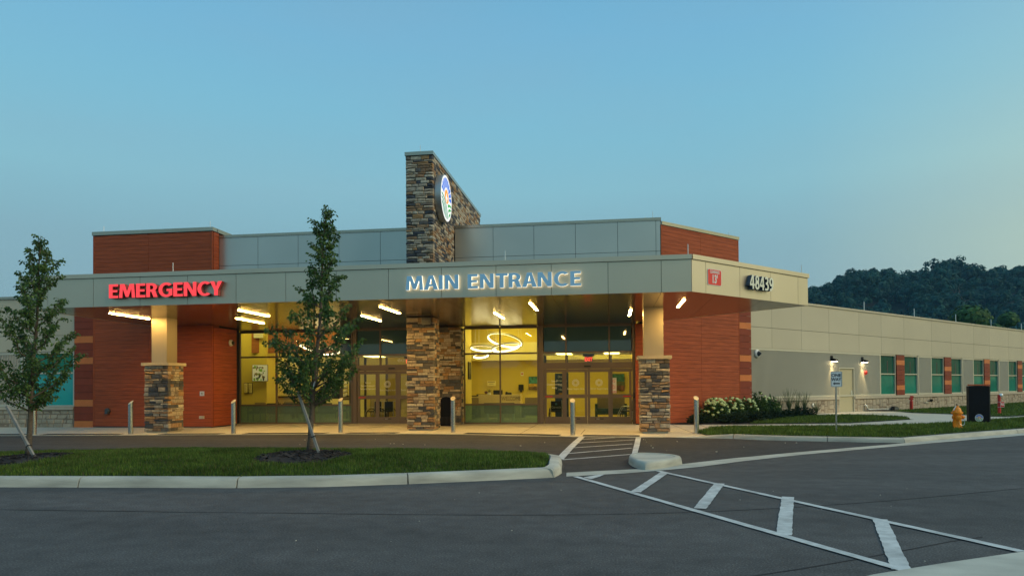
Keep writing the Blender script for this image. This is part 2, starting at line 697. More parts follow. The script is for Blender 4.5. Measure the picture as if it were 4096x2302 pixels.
def courses(u0, u1, z0, z1, hs=(.06, .085, .085, .11, .11, .135, .16), w=(.16, .46), split=.3, r=rnd, gap=.012, ends=None):
    """coursed ashlar with some cells split into two thin ones; rows given so that faces of one corner can share them"""
    out = []
    z = z0
    while z < z1 - .03:
        h = r.choice(hs)
        if z1 - z - h < .05:
            h = z1 - z
        out.append((z, z + h))
        z += h
    return out


def fill_row(u0, u1, z, zt, w=(.15, .44), split=.22, gap=.011, r=rnd):
    cells = []
    u = u0
    while u < u1 - .02:
        b = r.uniform(*w)
        if u1 - u - b < w[0] * .7:
            b = u1 - u
        if b > .5:
            b /= 2
        if zt - z > .12 and r.random() < split:
            zm = z + (zt - z) * r.uniform(.42, .58)
            u_a = u
            for (a0, a1) in ((z, zm), (zm, zt)):
                cells.append((u, u + b - gap, a0, a1 - gap))
        else:
            cells.append((u, u + b - gap, z, zt - gap))
        u += b
    return cells


def stone_body(parent, X0, X1, Y0, Y1, z0, z1, limit=300, faces='FRL', core=True):
    """mortar core with veneer stones on the front, right and left faces"""
    if core:
        mb = MB()
        mb.box(X0 + .03, X1 - .03, Y0 + .03, Y1, z0, z1)
        mb.obj('mortar_core', M_MORTAR, parent)
    F, E, W = front(Y0), east(X1), west(X0)
    fr_cells, side = [], []
    for k, (z, zt) in enumerate(courses(0, 1, z0, z1)):
        p = lambda: rnd.uniform(.0, .028)
        row = fill_row(X0, X1, z, zt)
        for (a, b, c, d) in row:
            e0, e1 = a <= X0 + .001, b >= X1 - .02
            pr = p()
            a2 = a - (rnd.uniform(.0, .02) if e0 else 0)
            b2 = b + (rnd.uniform(.0, .02) + .012 if e1 else 0)
            dep = rnd.choice((.14, .22)) if (e0 or e1) else .06
            fr_cells.append((F, a2, b2, -dep, pr, c, d))
        if 'R' in faces:
            for (a, b, c, d) in fill_row(Y0 + .16, Y1, z, zt):
                side.append((E, a, b, -.06, p(), c, d))
        if 'L' in faces:
            for (a, b, c, d) in fill_row(-Y1, -Y0 - .16, z, zt):
                side.append((W, a, b, -.06, p(), c, d))
    side.sort(key=lambda q: (q[0] is W, abs(q[1]) if q[0] is E else 0))
    lay_stones(parent, fr_cells + side, M_STONE, M_STONE2, limit)


# ------------------------------------------------------------------ lettering
def text_mesh(txt, size, depth=.0, bold=0, sx=1.0, align='LEFT', spacing=1.0):
    cu = bpy.data.curves.new('txt', 'FONT')
    cu.body = txt
    cu.size = size
    cu.extrude = depth / 2
    cu.offset = bold
    cu.align_x = align
    cu.space_character = spacing
    cu.resolution_u = 3
    o = bpy.data.objects.new('txt', cu)
    COL.objects.link(o)
    dg = bpy.context.evaluated_depsgraph_get()
    me = bpy.data.meshes.new_from_object(o.evaluated_get(dg))
    bpy.data.objects.remove(o)
    bpy.data.curves.remove(cu)
    for v in me.vertices:
        v.co.x *= sx
    return me


def text_width(me):
    xs = [v.co.x for v in me.vertices]
    return (min(xs), max(xs)) if xs else (0, 0)


def flat_text(parent, fr, u, d, z, txt, size, m, bold=0, sx=1.0, align='CENTER', name='lettering', depth=.002):
    me = text_mesh(txt, size, depth, bold, sx, align)
    me.materials.clear()
    me.materials.append(m)
    me.name = name
    o = bpy.data.objects.new(name, me)
    M = fr.M(u, d, z) @ Matrix.Rotation(PI / 2, 4, 'X')
    return attach(o, parent, M)


def arc(cx, cy, rx, ry, a0, a1, n=12):
    return [(cx + rx * math.cos(R(a0 + (a1 - a0) * i / n)), cy + ry * math.sin(R(a0 + (a1 - a0) * i / n))) for i in range(n + 1)]


# bold humanist capitals and numerals as outlines of unit height, with their counters
GLYPH = {
    'E': [[(0, 0), (.52, 0), (.52, .165), (.205, .165), (.205, .42), (.475, .42), (.475, .58), (.205, .58), (.205, .835), (.51, .835), (.51, 1), (0, 1)]],
    'M': [[(0, 0), (.065, 1), (.305, 1), (.45, .47), (.595, 1), (.835, 1), (.90, 0), (.715, 0), (.69, .66), (.525, .06), (.375, .06), (.21, .66), (.185, 0)]],
    'R': [[(0, 0), (0, 1), (.30, 1)] + arc(.30, .71, .285, .29, 90, -48, 12) + [(.625, 0), (.40, 0), (.285, .385), (.20, .385), (.20, 0)], [(.20, .55), (.20, .84)] + arc(.285, .695, .105, .145, 90, -90, 8)],
    'G': [arc(.43, .5, .43, .52, 46, 308, 22) + [(.76, .09), (.76, .565), (.44, .565), (.44, .405), (.56, .405), (.56, .17)] + arc(.43, .5, .225, .35, 300, 52, 18)],
    'C': [arc(.41, .5, .41, .52, 46, 314, 22) + arc(.41, .5, .20, .355, 306, 54, 18)],
    'N': [[(0, 0), (0, 1), (.225, 1), (.50, .40), (.50, 1), (.69, 1), (.69, 0), (.475, 0), (.19, .62), (.19, 0)]],
    'Y': [[(.22, 0), (.22, .40), (0, 1), (.225, 1), (.325, .61), (.43, 1), (.65, 1), (.425, .40), (.425, 0)]],
    'A': [[(0, 0), (.245, 1), (.475, 1), (.72, 0), (.50, 0), (.45, .235), (.265, .235), (.21, 0)], [(.29, .385), (.425, .385), (.36, .77)]],
    'I': [[(0, 0), (0, 1), (.205, 1), (.205, 0)]],
    'T': [[(.195, 0), (.195, .83), (0, .83), (0, 1), (.60, 1), (.60, .83), (.40, .83), (.40, 0)]],
    '4': [[(.31, 0), (.31, .23), (0, .23), (0, .37), (.26, 1), (.49, 1), (.49, .385), (.57, .385), (.57, .23), (.49, .23), (.49, 0)], [(.15, .385), (.31, .385), (.31, .77)]],
    '8': [arc(.28, .75, .235, .26, -28, 208, 14) + arc(.28, .275, .28, .285, 142, 398, 18), arc(.28, .755, .075, .115, 0, 330, 11), arc(.28, .27, .105, .135, 0, 330, 11)],
    '3': [[(.0, .03)] + arc(.21, .275, .29, .285, -95, 52, 12) + arc(.22, .75, .25, .26, -42, 100, 12) + [(.02, .95), (.06, .80)] + arc(.20, .735, .10, .115, 88, -75, 7) + [(.11, .585), (.11, .44)] + arc(.19, .28, .125, .145, 75, -92, 8) + [(.04, .17)]],
    '9': [[(.06, 0), (.08, .165), (.22, .19), (.33, .30), (.345, .375)] + arc(.27, .68, .27, .33, 292, 70, 16) + arc(.27, .68, .28, .33, 55, -10, 6) + [(.53, .40), (.44, .17), (.30, .045), (.18, .0)], arc(.275, .69, .085, .17, 0, 330, 11)],
}


def glyph_mesh(c, k, sx, depth):
    cu = bpy.data.curves.new('glyph', 'CURVE')
    cu.dimensions = '2D'
    cu.fill_mode = 'BOTH'
    cu.extrude = depth / 2
    for loop in GLYPH[c]:
        sp = cu.splines.new('POLY')
        sp.points.add(len(loop) - 1)
        for p, (x, y) in zip(sp.points, loop):
            p.co = (x * k * sx, y * k, 0, 1)
        sp.use_cyclic_u = True
    o = bpy.data.objects.new('glyph', cu)
    COL.objects.link(o)
    dg = bpy.context.evaluated_depsgraph_get()
    me = bpy.data.meshes.new_from_object(o.evaluated_get(dg))
    bpy.data.objects.remove(o)
    bpy.data.curves.remove(cu)
    return me


def letters(parent, fr, txt, u0, u1, z0, z1, d0, depth, mf, ms, hgap=.085, space=.34):
    """channel letters, each a mesh of its own, filling u0..u1 and z0..z1"""
    k = z1 - z0
    x, items = 0, []
    for c in txt:
        if c == ' ':
            x += space
            continue
        w = max(p[0] for p in GLYPH[c][0])
        tight = -.06 if items and (items[-1][0] + c) in ('MA', 'AI', 'RA', 'AN', 'TR', 'CY') else 0
        x += tight
        items.append((c, x))
        x += w + hgap
    sx = (u1 - u0) / ((x - hgap) * k)
    for c, px in items:
        me = glyph_mesh(c, k, sx, depth)
        me.name = 'letter'
        me.materials.clear()
        me.materials.append(mf)
        me.materials.append(ms)
        me.polygons.foreach_set('material_index', [0 if p.normal.z > .5 else 1 for p in me.polygons])
        me.polygons.foreach_set('use_smooth', [False] * len(me.polygons))
        o = bpy.data.objects.new('letter', me)
        M = fr.M(u0 + px * k * sx, d0 + depth / 2, z0) @ Matrix.Rotation(PI / 2, 4, 'X')
        attach(o, parent, M)


# ------------------------------------------------------------------ leaves, made in bulk with numpy
def quads_obj(name, P, A, B, m, parent=None, kind=None, fold=0):
    """diamond leaves: centre P, half length vector A, half width vector B (arrays N x 3)"""
    N = len(P)
    V = np.empty((N, 4, 3), np.float32)
    V[:, 0] = P - A
    V[:, 1] = P + B - A * .15
    V[:, 2] = P + A
    V[:, 3] = P - B - A * .15
    me = bpy.data.meshes.new(name)
    me.vertices.add(N * 4)
    me.loops.add(N * 4)
    me.polygons.add(N)
    o0 = np.zeros(3)
    if parent is None:
        o0 = np.array([P[:, 0].mean(), P[:, 1].mean(), V[:, :, 2].min()])
    me.vertices.foreach_set('co', (V - o0).reshape(-1).astype(np.float32))
    me.loops.foreach_set('vertex_index', np.arange(N * 4, dtype=np.int32))
    me.polygons.foreach_set('loop_start', np.arange(0, N * 4, 4, dtype=np.int32))
    me.update()
    me.validate()
    me.materials.append(m)
    o = bpy.data.objects.new(name, me)
    attach(o, parent, Matrix.Translation(o0))
    if kind:
        o['kind'] = kind
    return o


def leaf_mat(name, c1, c2, trans=.3, rough=.5, spec=.4, clump=0):
    m = bpy.data.materials.new(name)
    m.use_nodes = True
    n, l = m.node_tree.nodes, m.node_tree.links
    b = n['Principled BSDF']
    geo = n.new('ShaderNodeNewGeometry')
    rr = ramp(n, l, geo.outputs['Random Per Island'], [(0, c1), (.6, tuple((a + b_) / 2 for a, b_ in zip(c1, c2))), (1, c2)], 'LINEAR')
    src = rr.outputs[0]
    if clump:
        t = n.new('ShaderNodeTexNoise')
        t.inputs['Scale'].default_value = clump
        t.inputs['Detail'].default_value = 6
        t.inputs['Roughness'].default_value = .7
        l.new(geo.outputs['Position'], t.inputs['Vector'])
        mr = n.new('ShaderNodeMapRange')
        mr.inputs['From Min'].default_value = .3
        mr.inputs['From Max'].default_value = .7
        mr.inputs['To Min'].default_value = .45
        mr.inputs['To Max'].default_value = 1.55
        l.new(t.outputs['Fac'], mr.inputs[0])
        mx = n.new('ShaderNodeVectorMath')
        mx.operation = 'SCALE'
        l.new(src, mx.inputs[0])
        l.new(mr.outputs[0], mx.inputs['Scale'])
        src = mx.outputs[0]
    l.new(src, b.inputs['Base Color'])
    b.inputs['Roughness'].default_value = rough
    b.inputs['Specular IOR Level'].default_value = spec
    if trans:
        tl = n.new('ShaderNodeBsdfTranslucent')
        l.new(src, tl.inputs[0])
        ms = n.new('ShaderNodeMixShader')
        ms.inputs[0].default_value = trans
        l.new(b.outputs[0], ms.inputs[1])
        l.new(tl.outputs[0], ms.inputs[2])
        l.new(ms.outputs[0], n['Material Output'].inputs[0])
    return m


M_LEAF = leaf_mat('pear_leaf', (.034, .086, .020), (.12, .20, .045), .32, .5, .3, clump=3)
M_GRASS = leaf_mat('grass_blade', (.048, .098, .016), (.15, .22, .038), .35, .6, .15, clump=1.6)
M_GRASSD = leaf_mat('dry_grass_blade', (.10, .085, .035), (.16, .13, .06), .2, .7, .1)
M_TURF = mat('turf_soil', (.045, .062, .016), .95, noise=(3, .35, 6))
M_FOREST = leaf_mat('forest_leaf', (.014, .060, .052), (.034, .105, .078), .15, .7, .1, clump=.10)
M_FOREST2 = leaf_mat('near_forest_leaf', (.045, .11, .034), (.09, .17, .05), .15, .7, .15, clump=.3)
M_HYD = leaf_mat('hydrangea_leaf', (.030, .080, .018), (.085, .150, .035), .25, .5, .3)
M_BLOOM = mat('hydrangea_bloom', (.55, .66, .30), .7, noise=(40, .25, 3), rand=.12)
M_JUN = leaf_mat('juniper_needle', (.010, .026, .012), (.024, .048, .018), .1, .7, .2)
M_REED = leaf_mat('ornamental_grass', (.06, .11, .035), (.15, .19, .08), .25, .6, .2)

nrng = np.random.default_rng(11)


def unit_vecs(n):
    v = nrng.normal(size=(n, 3))
    return v / np.linalg.norm(v, axis=1, keepdims=True)

# ================================================================== the ground
def smooth_line(p, n=8):
    out = []
    for i in range(len(p) - 1):
        a, b, c, d = (Vector(p[min(max(i + k - 1, 0), len(p) - 1)]) for k in range(4))
        for t in [k / n for k in range(n)]:
            out.append(tuple(.5 * ((2 * b) + (c - a) * t + (2 * a - 5 * b + 4 * c - d) * t * t + (3 * b - a - 3 * c + d) * t ** 3)))
    return out + [p[-1]]


g = MB()
g.sheet([(-1500, -1500), (1500, -1500), (1500, 1500), (-1500, 1500)], -.03)
g.obj('ground', M_TURF, None)['kind'] = 'structure'

GUT = [(-40, 8.2), (-20, 8.75), (-12, 9.35), (-9.47, 9.58), (-8.14, 9.68), (-6.84, 9.77), (-5.71, 9.84), (-4.35, 10.09), (-3.17, 10.51), (-1.96, 11.03), (-.75, 11.6),
       (.23, 12.12), (.75, 12.5), (1.61, 13.2), (2.6, 14.3), (4.19, 15.81), (6.77, 17.94), (9.61, 20.25), (11.92, 22.08), (18, 26.9), (40, 44)]
SWALE = [(-.78, 12.14), (.5, 12.78), (1.26, 13.57), (2.4, 14.75), (4.1, 16.26), (7.39, 18.95)]
APRON = [(-45, 17.6), (-30, 19.4), (-20.27, 20.5), (-15.98, 20.92), (-11.81, 21.40), (-9.3, 21.75), (-6.64, 21.95), (-4.74, 21.75), (-2.62, 21.13), (-.95, 20.86), (.85, 20.74), (1.55, 20.82)]
RKB = [(1.55, 20.82), (2.2, 20.7), (3.45, 20.35), (4.0, 19.95), (4.86, 19.63), (6.18, 19.34), (7.28, 19.12), (7.39, 18.95)]
KTOP = [(7.55, 19.12), (9.76, 21.0), (12.2, 22.9), (18.2, 27.6), (40, 44.8)]
road = MB()
road.sheet([(-60, -30), (60, -30), (60, 46), (30, 46), (12, 30), (-60, 30)], 0)
road.obj('road', M_ASPH, None)['kind'] = 'structure'
ISLAND_BACK = [(-.98, 14.02), (-1.15, 14.2), (-1.5, 14.3), (-4, 14.42), (-7, 14.4), (-9.5, 14.2), (-12, 13.85), (-16, 13.2), (-40, 10.6)]
lane = MB()
lane.sheet(APRON + RKB[1:] + SWALE[::-1][1:] + [(-.86, 12.3), (-.9, 13.2)] + ISLAND_BACK, .004)
lane.obj('drive_lane', M_ASPH2, None)['kind'] = 'structure'

seam = MB()
for pts_ in ([(-12, 7.7), (-4, 7.9), (1, 8.5), (6, 11.0), (12, 15.3), (22, 23)], [(-14, 3.4), (-2, 4.4), (3.6, 7.4)]):
    q_ = [(p[0] + rnd.uniform(-.01, .01), p[1] + rnd.uniform(-.01, .01)) for p in smooth_line(pts_)]
    w_ = .012
    for u_, v_ in zip(q_[:-1], q_[1:]):
        seam.sheet([(u_[0], u_[1] - w_), (v_[0], v_[1] - w_), (v_[0], v_[1] + w_), (u_[0], u_[1] + w_)], .003)
seam.obj('road_seam', M_DARK, None)['kind'] = 'structure'

# concrete gutter strip that crosses the mouth of the drive and runs on along the kerb
gut = MB()
gut.sheet([p for p in GUT if -.8 < p[0] < 41] + [(40.4, 45.2)] + KTOP[::-1][1:] + SWALE[::-1], .008)
gut.obj('gutter', M_KERB, None)['kind'] = 'structure'
ap = MB()
ap.sheet(APRON + [(2.2, 20.72), (2.95, 20.6), (2.75, 22.4), (2.82, 23.1), (3.4, 24.5), (3.4, 27.55), (2.4, 28.6), (-45, 28.6)], .012)
ap.obj('pavement', M_SLAB, None)['kind'] = 'structure'
kl = MB()           # pale kerb strip that edges the pavement
kl.sweep([(p[0], p[1]) for p in APRON], [(0, 0), (.0, .016), (.16, .018), (.16, 0)])
kl.obj('kerb_strip', M_KERB, None, fix=True)['kind'] = 'structure'
jt = MB()
for (a, b) in (((-2.9, 21.2), (-2.95, 28.2)), ((-.95, 21.9), (-.9, 24.4)), ((-9.05, 22.6), (-9.0, 28.2)), ((-12.5, 22.2), (-12.45, 28.2)), ((2.6, 22.3), (2.35, 27.6)), ((-16.2, 21.6), (-16.15, 25.2)), ((-6.2, 22.5), (-6.18, 27.5))):
    jt.sheet([(a[0] - .012, a[1]), (a[0] + .012, a[1]), (b[0] + .012, b[1]), (b[0] - .012, b[1])], .0165)
jt.obj('pavement_joint', M_MORTAR, None)['kind'] = 'structure'

# ---- kerb round the planted island, cast in lengths
kerb = struct('kerb', (-5, 10, 0))
KP = [(0, 0), (.018, .055), (.035, .105), (.06, .138), (.11, .15), (.21, .152), (.235, .10)]


def subpath(path, x0, x1):
    out = []
    for i in range(len(path) - 1):
        a, b = path[i], path[i + 1]
        for t in (0, .25, .5, .75):
            out.append((a[0] + (b[0] - a[0]) * t, a[1] + (b[1] - a[1]) * t))
    out.append(path[-1][:2])
    return [p for p in out if x0 <= p[0] <= x1]


FRONTK = subpath(GUT, -40, -.93)
for a, b in ((-40, -14.4), (-14.38, -11.3), (-11.28, -8.21), (-8.19, -5.67), (-5.65, -3.17), (-3.15, -.93)):
    q = subpath(GUT, -40, 40)
    seg = [p for p in q if a < p[0] < b]

    def at_x(x):
        for i in range(len(q) - 1):
            if q[i][0] <= x <= q[i + 1][0]:
                t = (x - q[i][0]) / (q[i + 1][0] - q[i][0] + 1e-9)
                return (x, q[i][1] + (q[i + 1][1] - q[i][1]) * t)
    seg = [at_x(a)] + [p for p in seg if a + .02 < p[0] < b - .02] + [at_x(b)]
    m = MB()
    m.sweep(seg, KP)
    m.obj('kerb_segment', M_KERB, kerb, smooth=True)
nose = MB()
NP = [(-.95, 11.5), (-.9, 11.75), (-.86, 12.1), (-.9, 12.6), (-.93, 13.1), (-.95, 13.5), (-1.0, 13.85), (-1.2, 14.12), (-1.6, 14.28)]
nose.sweep(NP, [(0, 0), (.015, .10), (.05, .14), (.11, .15), (.22, .152), (.25, .1)])
nose.obj('kerb_segment', M_KERB, kerb, smooth=True)
bk = MB()
bk.sweep([(p[0], p[1]) for p in ISLAND_BACK[2:]], [(0, 0), (.02, .10), (.06, .125), (.16, .13), (.18, .06)])
bk.obj('kerb_segment', M_KERB, kerb, smooth=True)
rk = struct('kerb', (5, 19.6, 0))
for pth in ([(1.9, 20.76, .15), (2.5, 20.62, .4), (3.0, 20.50, .75), (3.42, 20.35, 1)], [(3.44, 20.345, 1), (4.0, 19.96, 1), (4.86, 19.64, 1), (5.7, 19.45, 1)], [(5.72, 19.447, 1), (6.4, 19.3, 1), (7.26, 19.13, 1), (7.5, 19.12, 1)],
            [(7.52, 19.12, 1), (9.76, 21.0, 1), (12.2, 22.9, 1)], [(12.22, 22.92, 1), (18.2, 27.6, 1), (40, 44.8, 1)]):
    m = MB()
    m.sweep(pth, [(0, 0), (.02, .09), (.05, .125), (.15, .13), (.17, .05)])
    m.obj('kerb_segment', M_KERB, rk, smooth=True)
# ---- the small kerbed concrete islet in the mouth of the drive
isl = MB()
B = [(.36, 14.2), (.34, 13.6), (.44, 13.0), (.60, 12.62), (.88, 12.88), (1.2, 13.35), (1.36, 13.75), (1.25, 14.15), (.85, 14.5), (.5, 14.5)]


def smooth_ring(p, n=5):
    out = []
    L = len(p)
    for i in range(L):
        a, b, c, d = (Vector(p[(i + k - 1) % L]) for k in range(4))
        for t in [k / n for k in range(n)]:
            out.append(tuple(.5 * ((2 * b) + (c - a) * t + (2 * a - 5 * b + 4 * c - d) * t * t + (3 * b - a - 3 * c + d) * t ** 3)))
    return out


RB = smooth_ring(B)
cx, cy = sum(p[0] for p in RB) / len(RB), sum(p[1] for p in RB) / len(RB)
lv = [(1, 0), (.985, .065), (.965, .115), (.93, .143), (.88, .152), (.76, .152), (.745, .139), (.3, .136)]
k0 = []
for s_, z in lv:
    k0.append(len(isl.v))
    isl.v += [(cx + (p[0] - cx) * s_, cy + (p[1] - cy) * s_, z) for p in RB]
n_ = len(RB)
for i in range(len(lv) - 1):
    for j in range(n_):
        isl.f.append((k0[i] + j, k0[i] + (j + 1) % n_, k0[i + 1] + (j + 1) % n_, k0[i + 1] + j))
        isl.m.append(0)
isl.f.append(tuple(k0[-1] + j for j in range(n_)))
isl.m.append(0)
o = isl.obj('traffic_islet', M_KERB, None, smooth=True)
tag(o, 'small kerbed concrete islet at the mouth of the drive, beside the hatched walkway', 'traffic island')

# ---- painted markings
mk = struct('road_marking', (2, 9, 0))


def edgey(a, b, w, n=14, amp=.006, ta=None):
    """a painted bar with a slightly ragged edge"""
    a, b = Vector(a), Vector(b)
    t = (b - a).normalized()
    nn = Vector((-t.y, t.x)) * w / 2
    L = [a + (b - a) * (i / n) for i in range(n + 1)]
    lft = [p + nn + Vector((rnd.uniform(-amp, amp), rnd.uniform(-amp, amp))) for p in L]
    rgt = [p - nn + Vector((rnd.uniform(-amp, amp), rnd.uniform(-amp, amp))) for p in L]
    return [tuple(p) for p in lft + rgt[::-1]]


def stripe(poly, z, parent=mk):
    m = MB()
    m.sheet(poly, z)
    m.obj('stripe', M_PAINT, parent)


# crosswalk over the road: two long lines and the bars between them
stripe(edgey((.82, 12.47), (3.62, 6.76), .105, 30, .004), .012)
stripe(edgey((-.60, 11.60), (2.33, 5.98), .105, 30, .004), .012)
stripe([(-.46, 11.50), (-.22, 11.87), (-.12, 11.9), (-.20, 11.62), (-.33, 11.29)], .011)
for a, b, w in (((.91, 12.27), (.335, 9.97), .145), ((1.64, 10.97), (1.065, 8.70), .15), ((2.345, 9.74), (1.705, 7.26), .15), ((2.955, 8.22), (2.31, 5.98), .145)):
    a2 = (a[0], a[1])
    stripe(edgey(a2, b, w, 26, .0055), .0105)
# hatched walkway over the drive
mk2 = struct('road_marking', (0, 17, 0))
stripe([(-.96, 20.84), (-.78, 20.84), (-.85, 19.0), (-.92, 16.9), (-.98, 14.35), (-1.14, 14.45), (-1.13, 15.6), (-1.06, 18.2)], .012, mk2)
stripe([(.72, 20.7), (.87, 20.7), (.72, 18), (.57, 15.6), (.52, 14.48), (.38, 14.48), (.45, 15.6), (.6, 18.4)], .012, mk2)
for a, b in (((-.83, 19.9), (.1, 20.62)), ((-.88, 18.57), (.65, 19.77)), ((-.93, 17.11), (.56, 18.37)), ((-.98, 15.6), (.49, 17.11)), ((-1.0, 14.26), (.42, 15.51))):
    stripe(edgey(a, b, .095, 12, .006), .0105, mk2)
# near corner of concrete at the lower right
cn_ = MB()
cn_.sheet([(1.2, 5.1), (2.03, 5.8), (2.71, 6.22), (3.61, 6.74), (6.5, 8.6), (9, 6), (4, 2.5), (1.2, 4)], .014)
cn_.obj('gutter', M_KERB, None)['kind'] = 'structure'

# pale flecks of grit on the drive
fl = MB()
for k in range(34):
    x, y = rnd.uniform(-9, 6.5), rnd.uniform(15, 20)
    if y < 15.4 + max(0, x - 1) * .6:
        continue
    s_ = rnd.uniform(.006, .018)
    fl.box(x - s_, x + s_, y - s_, y + s_, .004, .004 + s_)
for k in range(22):
    x, y = rnd.uniform(-4, 5), rnd.uniform(6, 11)
    s_ = rnd.uniform(.003, .007)
    fl.box(x - s_, x + s_, y - s_, y + s_, 0, s_)
o = fl.obj('gravel', M_SLAB, None)
o['kind'] = 'stuff'

# ---- lawns -------------------------------------------------------------------------------------------


def inside(poly, x, y):
    """vectorised point in polygon"""
    c = np.zeros(len(x), bool)
    n = len(poly)
    j = n - 1
    for i in range(n):
        xi, yi, xj, yj = poly[i][0], poly[i][1], poly[j][0], poly[j][1]
        hit = ((yi > y) != (yj > y)) & (x < (xj - xi) * (y - yi) / (yj - yi + 1e-12) + xi)
        c ^= hit
        j = i
    return c


IS_FRONT = [(p[0] - .04, p[1] + .215) for p in FRONTK if -22 < p[0] < -1.0]
ISLAND = IS_FRONT + [(-1.14, 11.95), (-1.15, 12.6), (-1.2, 13.4), (-1.3, 13.9)] + [(p[0], p[1] - .17) for p in ISLAND_BACK[2:] if p[0] > -22]


def island_z(x, y):
    yb = np.interp(x, [-22, -16, -12, -9.5, -7, -4, -1.5, -1], [12.4, 13.1, 13.75, 14.1, 14.3, 14.3, 14.2, 13.9])
    yf = np.interp(x, [-22, -9.47, -5.71, -4.35, -3.17, -1.96, -.9], [8.9, 9.8, 10.05, 10.3, 10.72, 11.24, 11.75])
    t = np.clip((y - yf) / (yb - yf + 1e-6), 0, 1)
    amp = np.interp(x, [-22, -13, -10.5, -8, -3, -1.6, -1], [.02, .04, .13, .19, .14, .06, .0])
    return .125 + amp * np.sin(np.pi * t ** .9) ** .8 + .015 * np.sin(x * 2.1) * np.sin(y * 3.1) * np.sin(np.pi * t)


def turf(name, poly, zf, step):
    """lawn surface as a fine height sheet clipped to the outline"""
    bm = bmesh.new()
    vs = [bm.verts.new((p[0], p[1], 0)) for p in poly]
    bm.faces.new(vs)
    bmesh.ops.triangulate(bm, faces=bm.faces)
    xs = [p[0] for p in poly]
    ys = [p[1] for p in poly]
    for ax, lo, hi in ((0, min(xs), max(xs)), (1, min(ys), max(ys))):
        v = lo + step
        while v < hi:
            co = (v, 0, 0) if ax == 0 else (0, v, 0)
            no = (1, 0, 0) if ax == 0 else (0, 1, 0)
            bmesh.ops.bisect_plane(bm, geom=bm.verts[:] + bm.edges[:] + bm.faces[:], plane_co=co, plane_no=no)
            v += step
    P = np.array([v.co[:] for v in bm.verts])
    z = zf(P[:, 0], P[:, 1])
    for v, h in zip(bm.verts, z):
        v.co.z = h
    me = bpy.data.meshes.new(name)
    bm.to_mesh(me)
    bm.free()
    me.materials.append(M_TURF)
    o = bpy.data.objects.new(name, me)
    attach(o, None, Matrix.Identity(4))
    o['kind'] = 'structure'
    return o


def blades(name, poly, zf, dens, h, w, m, keep=None, dry=None):
    xs = np.array([p[0] for p in poly])
    ys = np.array([p[1] for p in poly])
    n = int((xs.max() - xs.min()) * (ys.max() - ys.min()) * dens)
    x = nrng.uniform(xs.min(), xs.max(), n)
    y = nrng.uniform(ys.min(), ys.max(), n)
    ok = inside(poly, x, y)
    x, y = x[ok], y[ok]
    if keep is not None:
        ok = keep(x, y)
        x, y = x[ok], y[ok]
    n = len(x)
    z = zf(x, y)
    patch = .5 + .5 * np.sin(x * 1.7 + np.sin(y * 2.3)) * np.sin(y * 2.9 + x * .6)
    tuft = .5 + .5 * np.sin(x * 11 + 2 * np.sin(y * 7)) * np.sin(y * 13 + 1.5 * np.sin(x * 5))
    hh = h * nrng.uniform(.4, 1.3, n) * (.6 + .4 * patch + .5 * tuft)
    th = nrng.uniform(0, 2 * PI, n)
    lean = nrng.uniform(0, .7, n)
    A = np.stack([np.cos(th) * lean * hh, np.sin(th) * lean * hh, hh], 1) * .5
    ph = th + nrng.uniform(.8, 2.2, n)
    ww = w * nrng.uniform(.7, 1.3, n)
    Bv = np.stack([np.cos(ph) * ww, np.sin(ph) * ww, np.zeros(n)], 1)
    P = np.stack([x, y, z], 1) + A * .96
    if dry is None:
        return quads_obj(name, P, A, Bv, m, kind='stuff')
    d = nrng.uniform(size=n) < dry(x, y)
    quads_obj(name, P[~d], A[~d], Bv[~d], m, kind='stuff')
    quads_obj('dry_grass', P[d], A[d], Bv[d], M_GRASSD, kind='stuff')


T1, T2 = (-11.22, 11.98), (-5.66, 12.43)      # the two young trees on the island
M2E = [(-5.45, 11.75, .82, .95), (-10.75, 11.3, .85, 1.0), (-13.2, 12.2, .7, .7)]


def not_mulch(x, y):
    k = np.ones(len(x), bool)
    for (a, b, ra, rb) in M2E:
        k &= ((x - a) / ra) ** 2 + ((y - b) / rb) ** 2 > 1 + .12 * np.sin(5 * np.arctan2(y - b, x - a))
    return k


turf('lawn', ISLAND, island_z, .4)
blades('grass', ISLAND, island_z, 3400, .066, .0055, M_GRASS, keep=lambda x, y: not_mulch(x, y) & (x > -14.5),
       dry=lambda x, y: np.clip(.07 + .36 * np.exp(-((x + 8.8) / 2.2) ** 2 - ((y - 13.6) / .7) ** 2) + .12 * np.exp(-((x + 9.8) / .8) ** 2 - ((y - 11.6) / .5) ** 2), 0, .6))

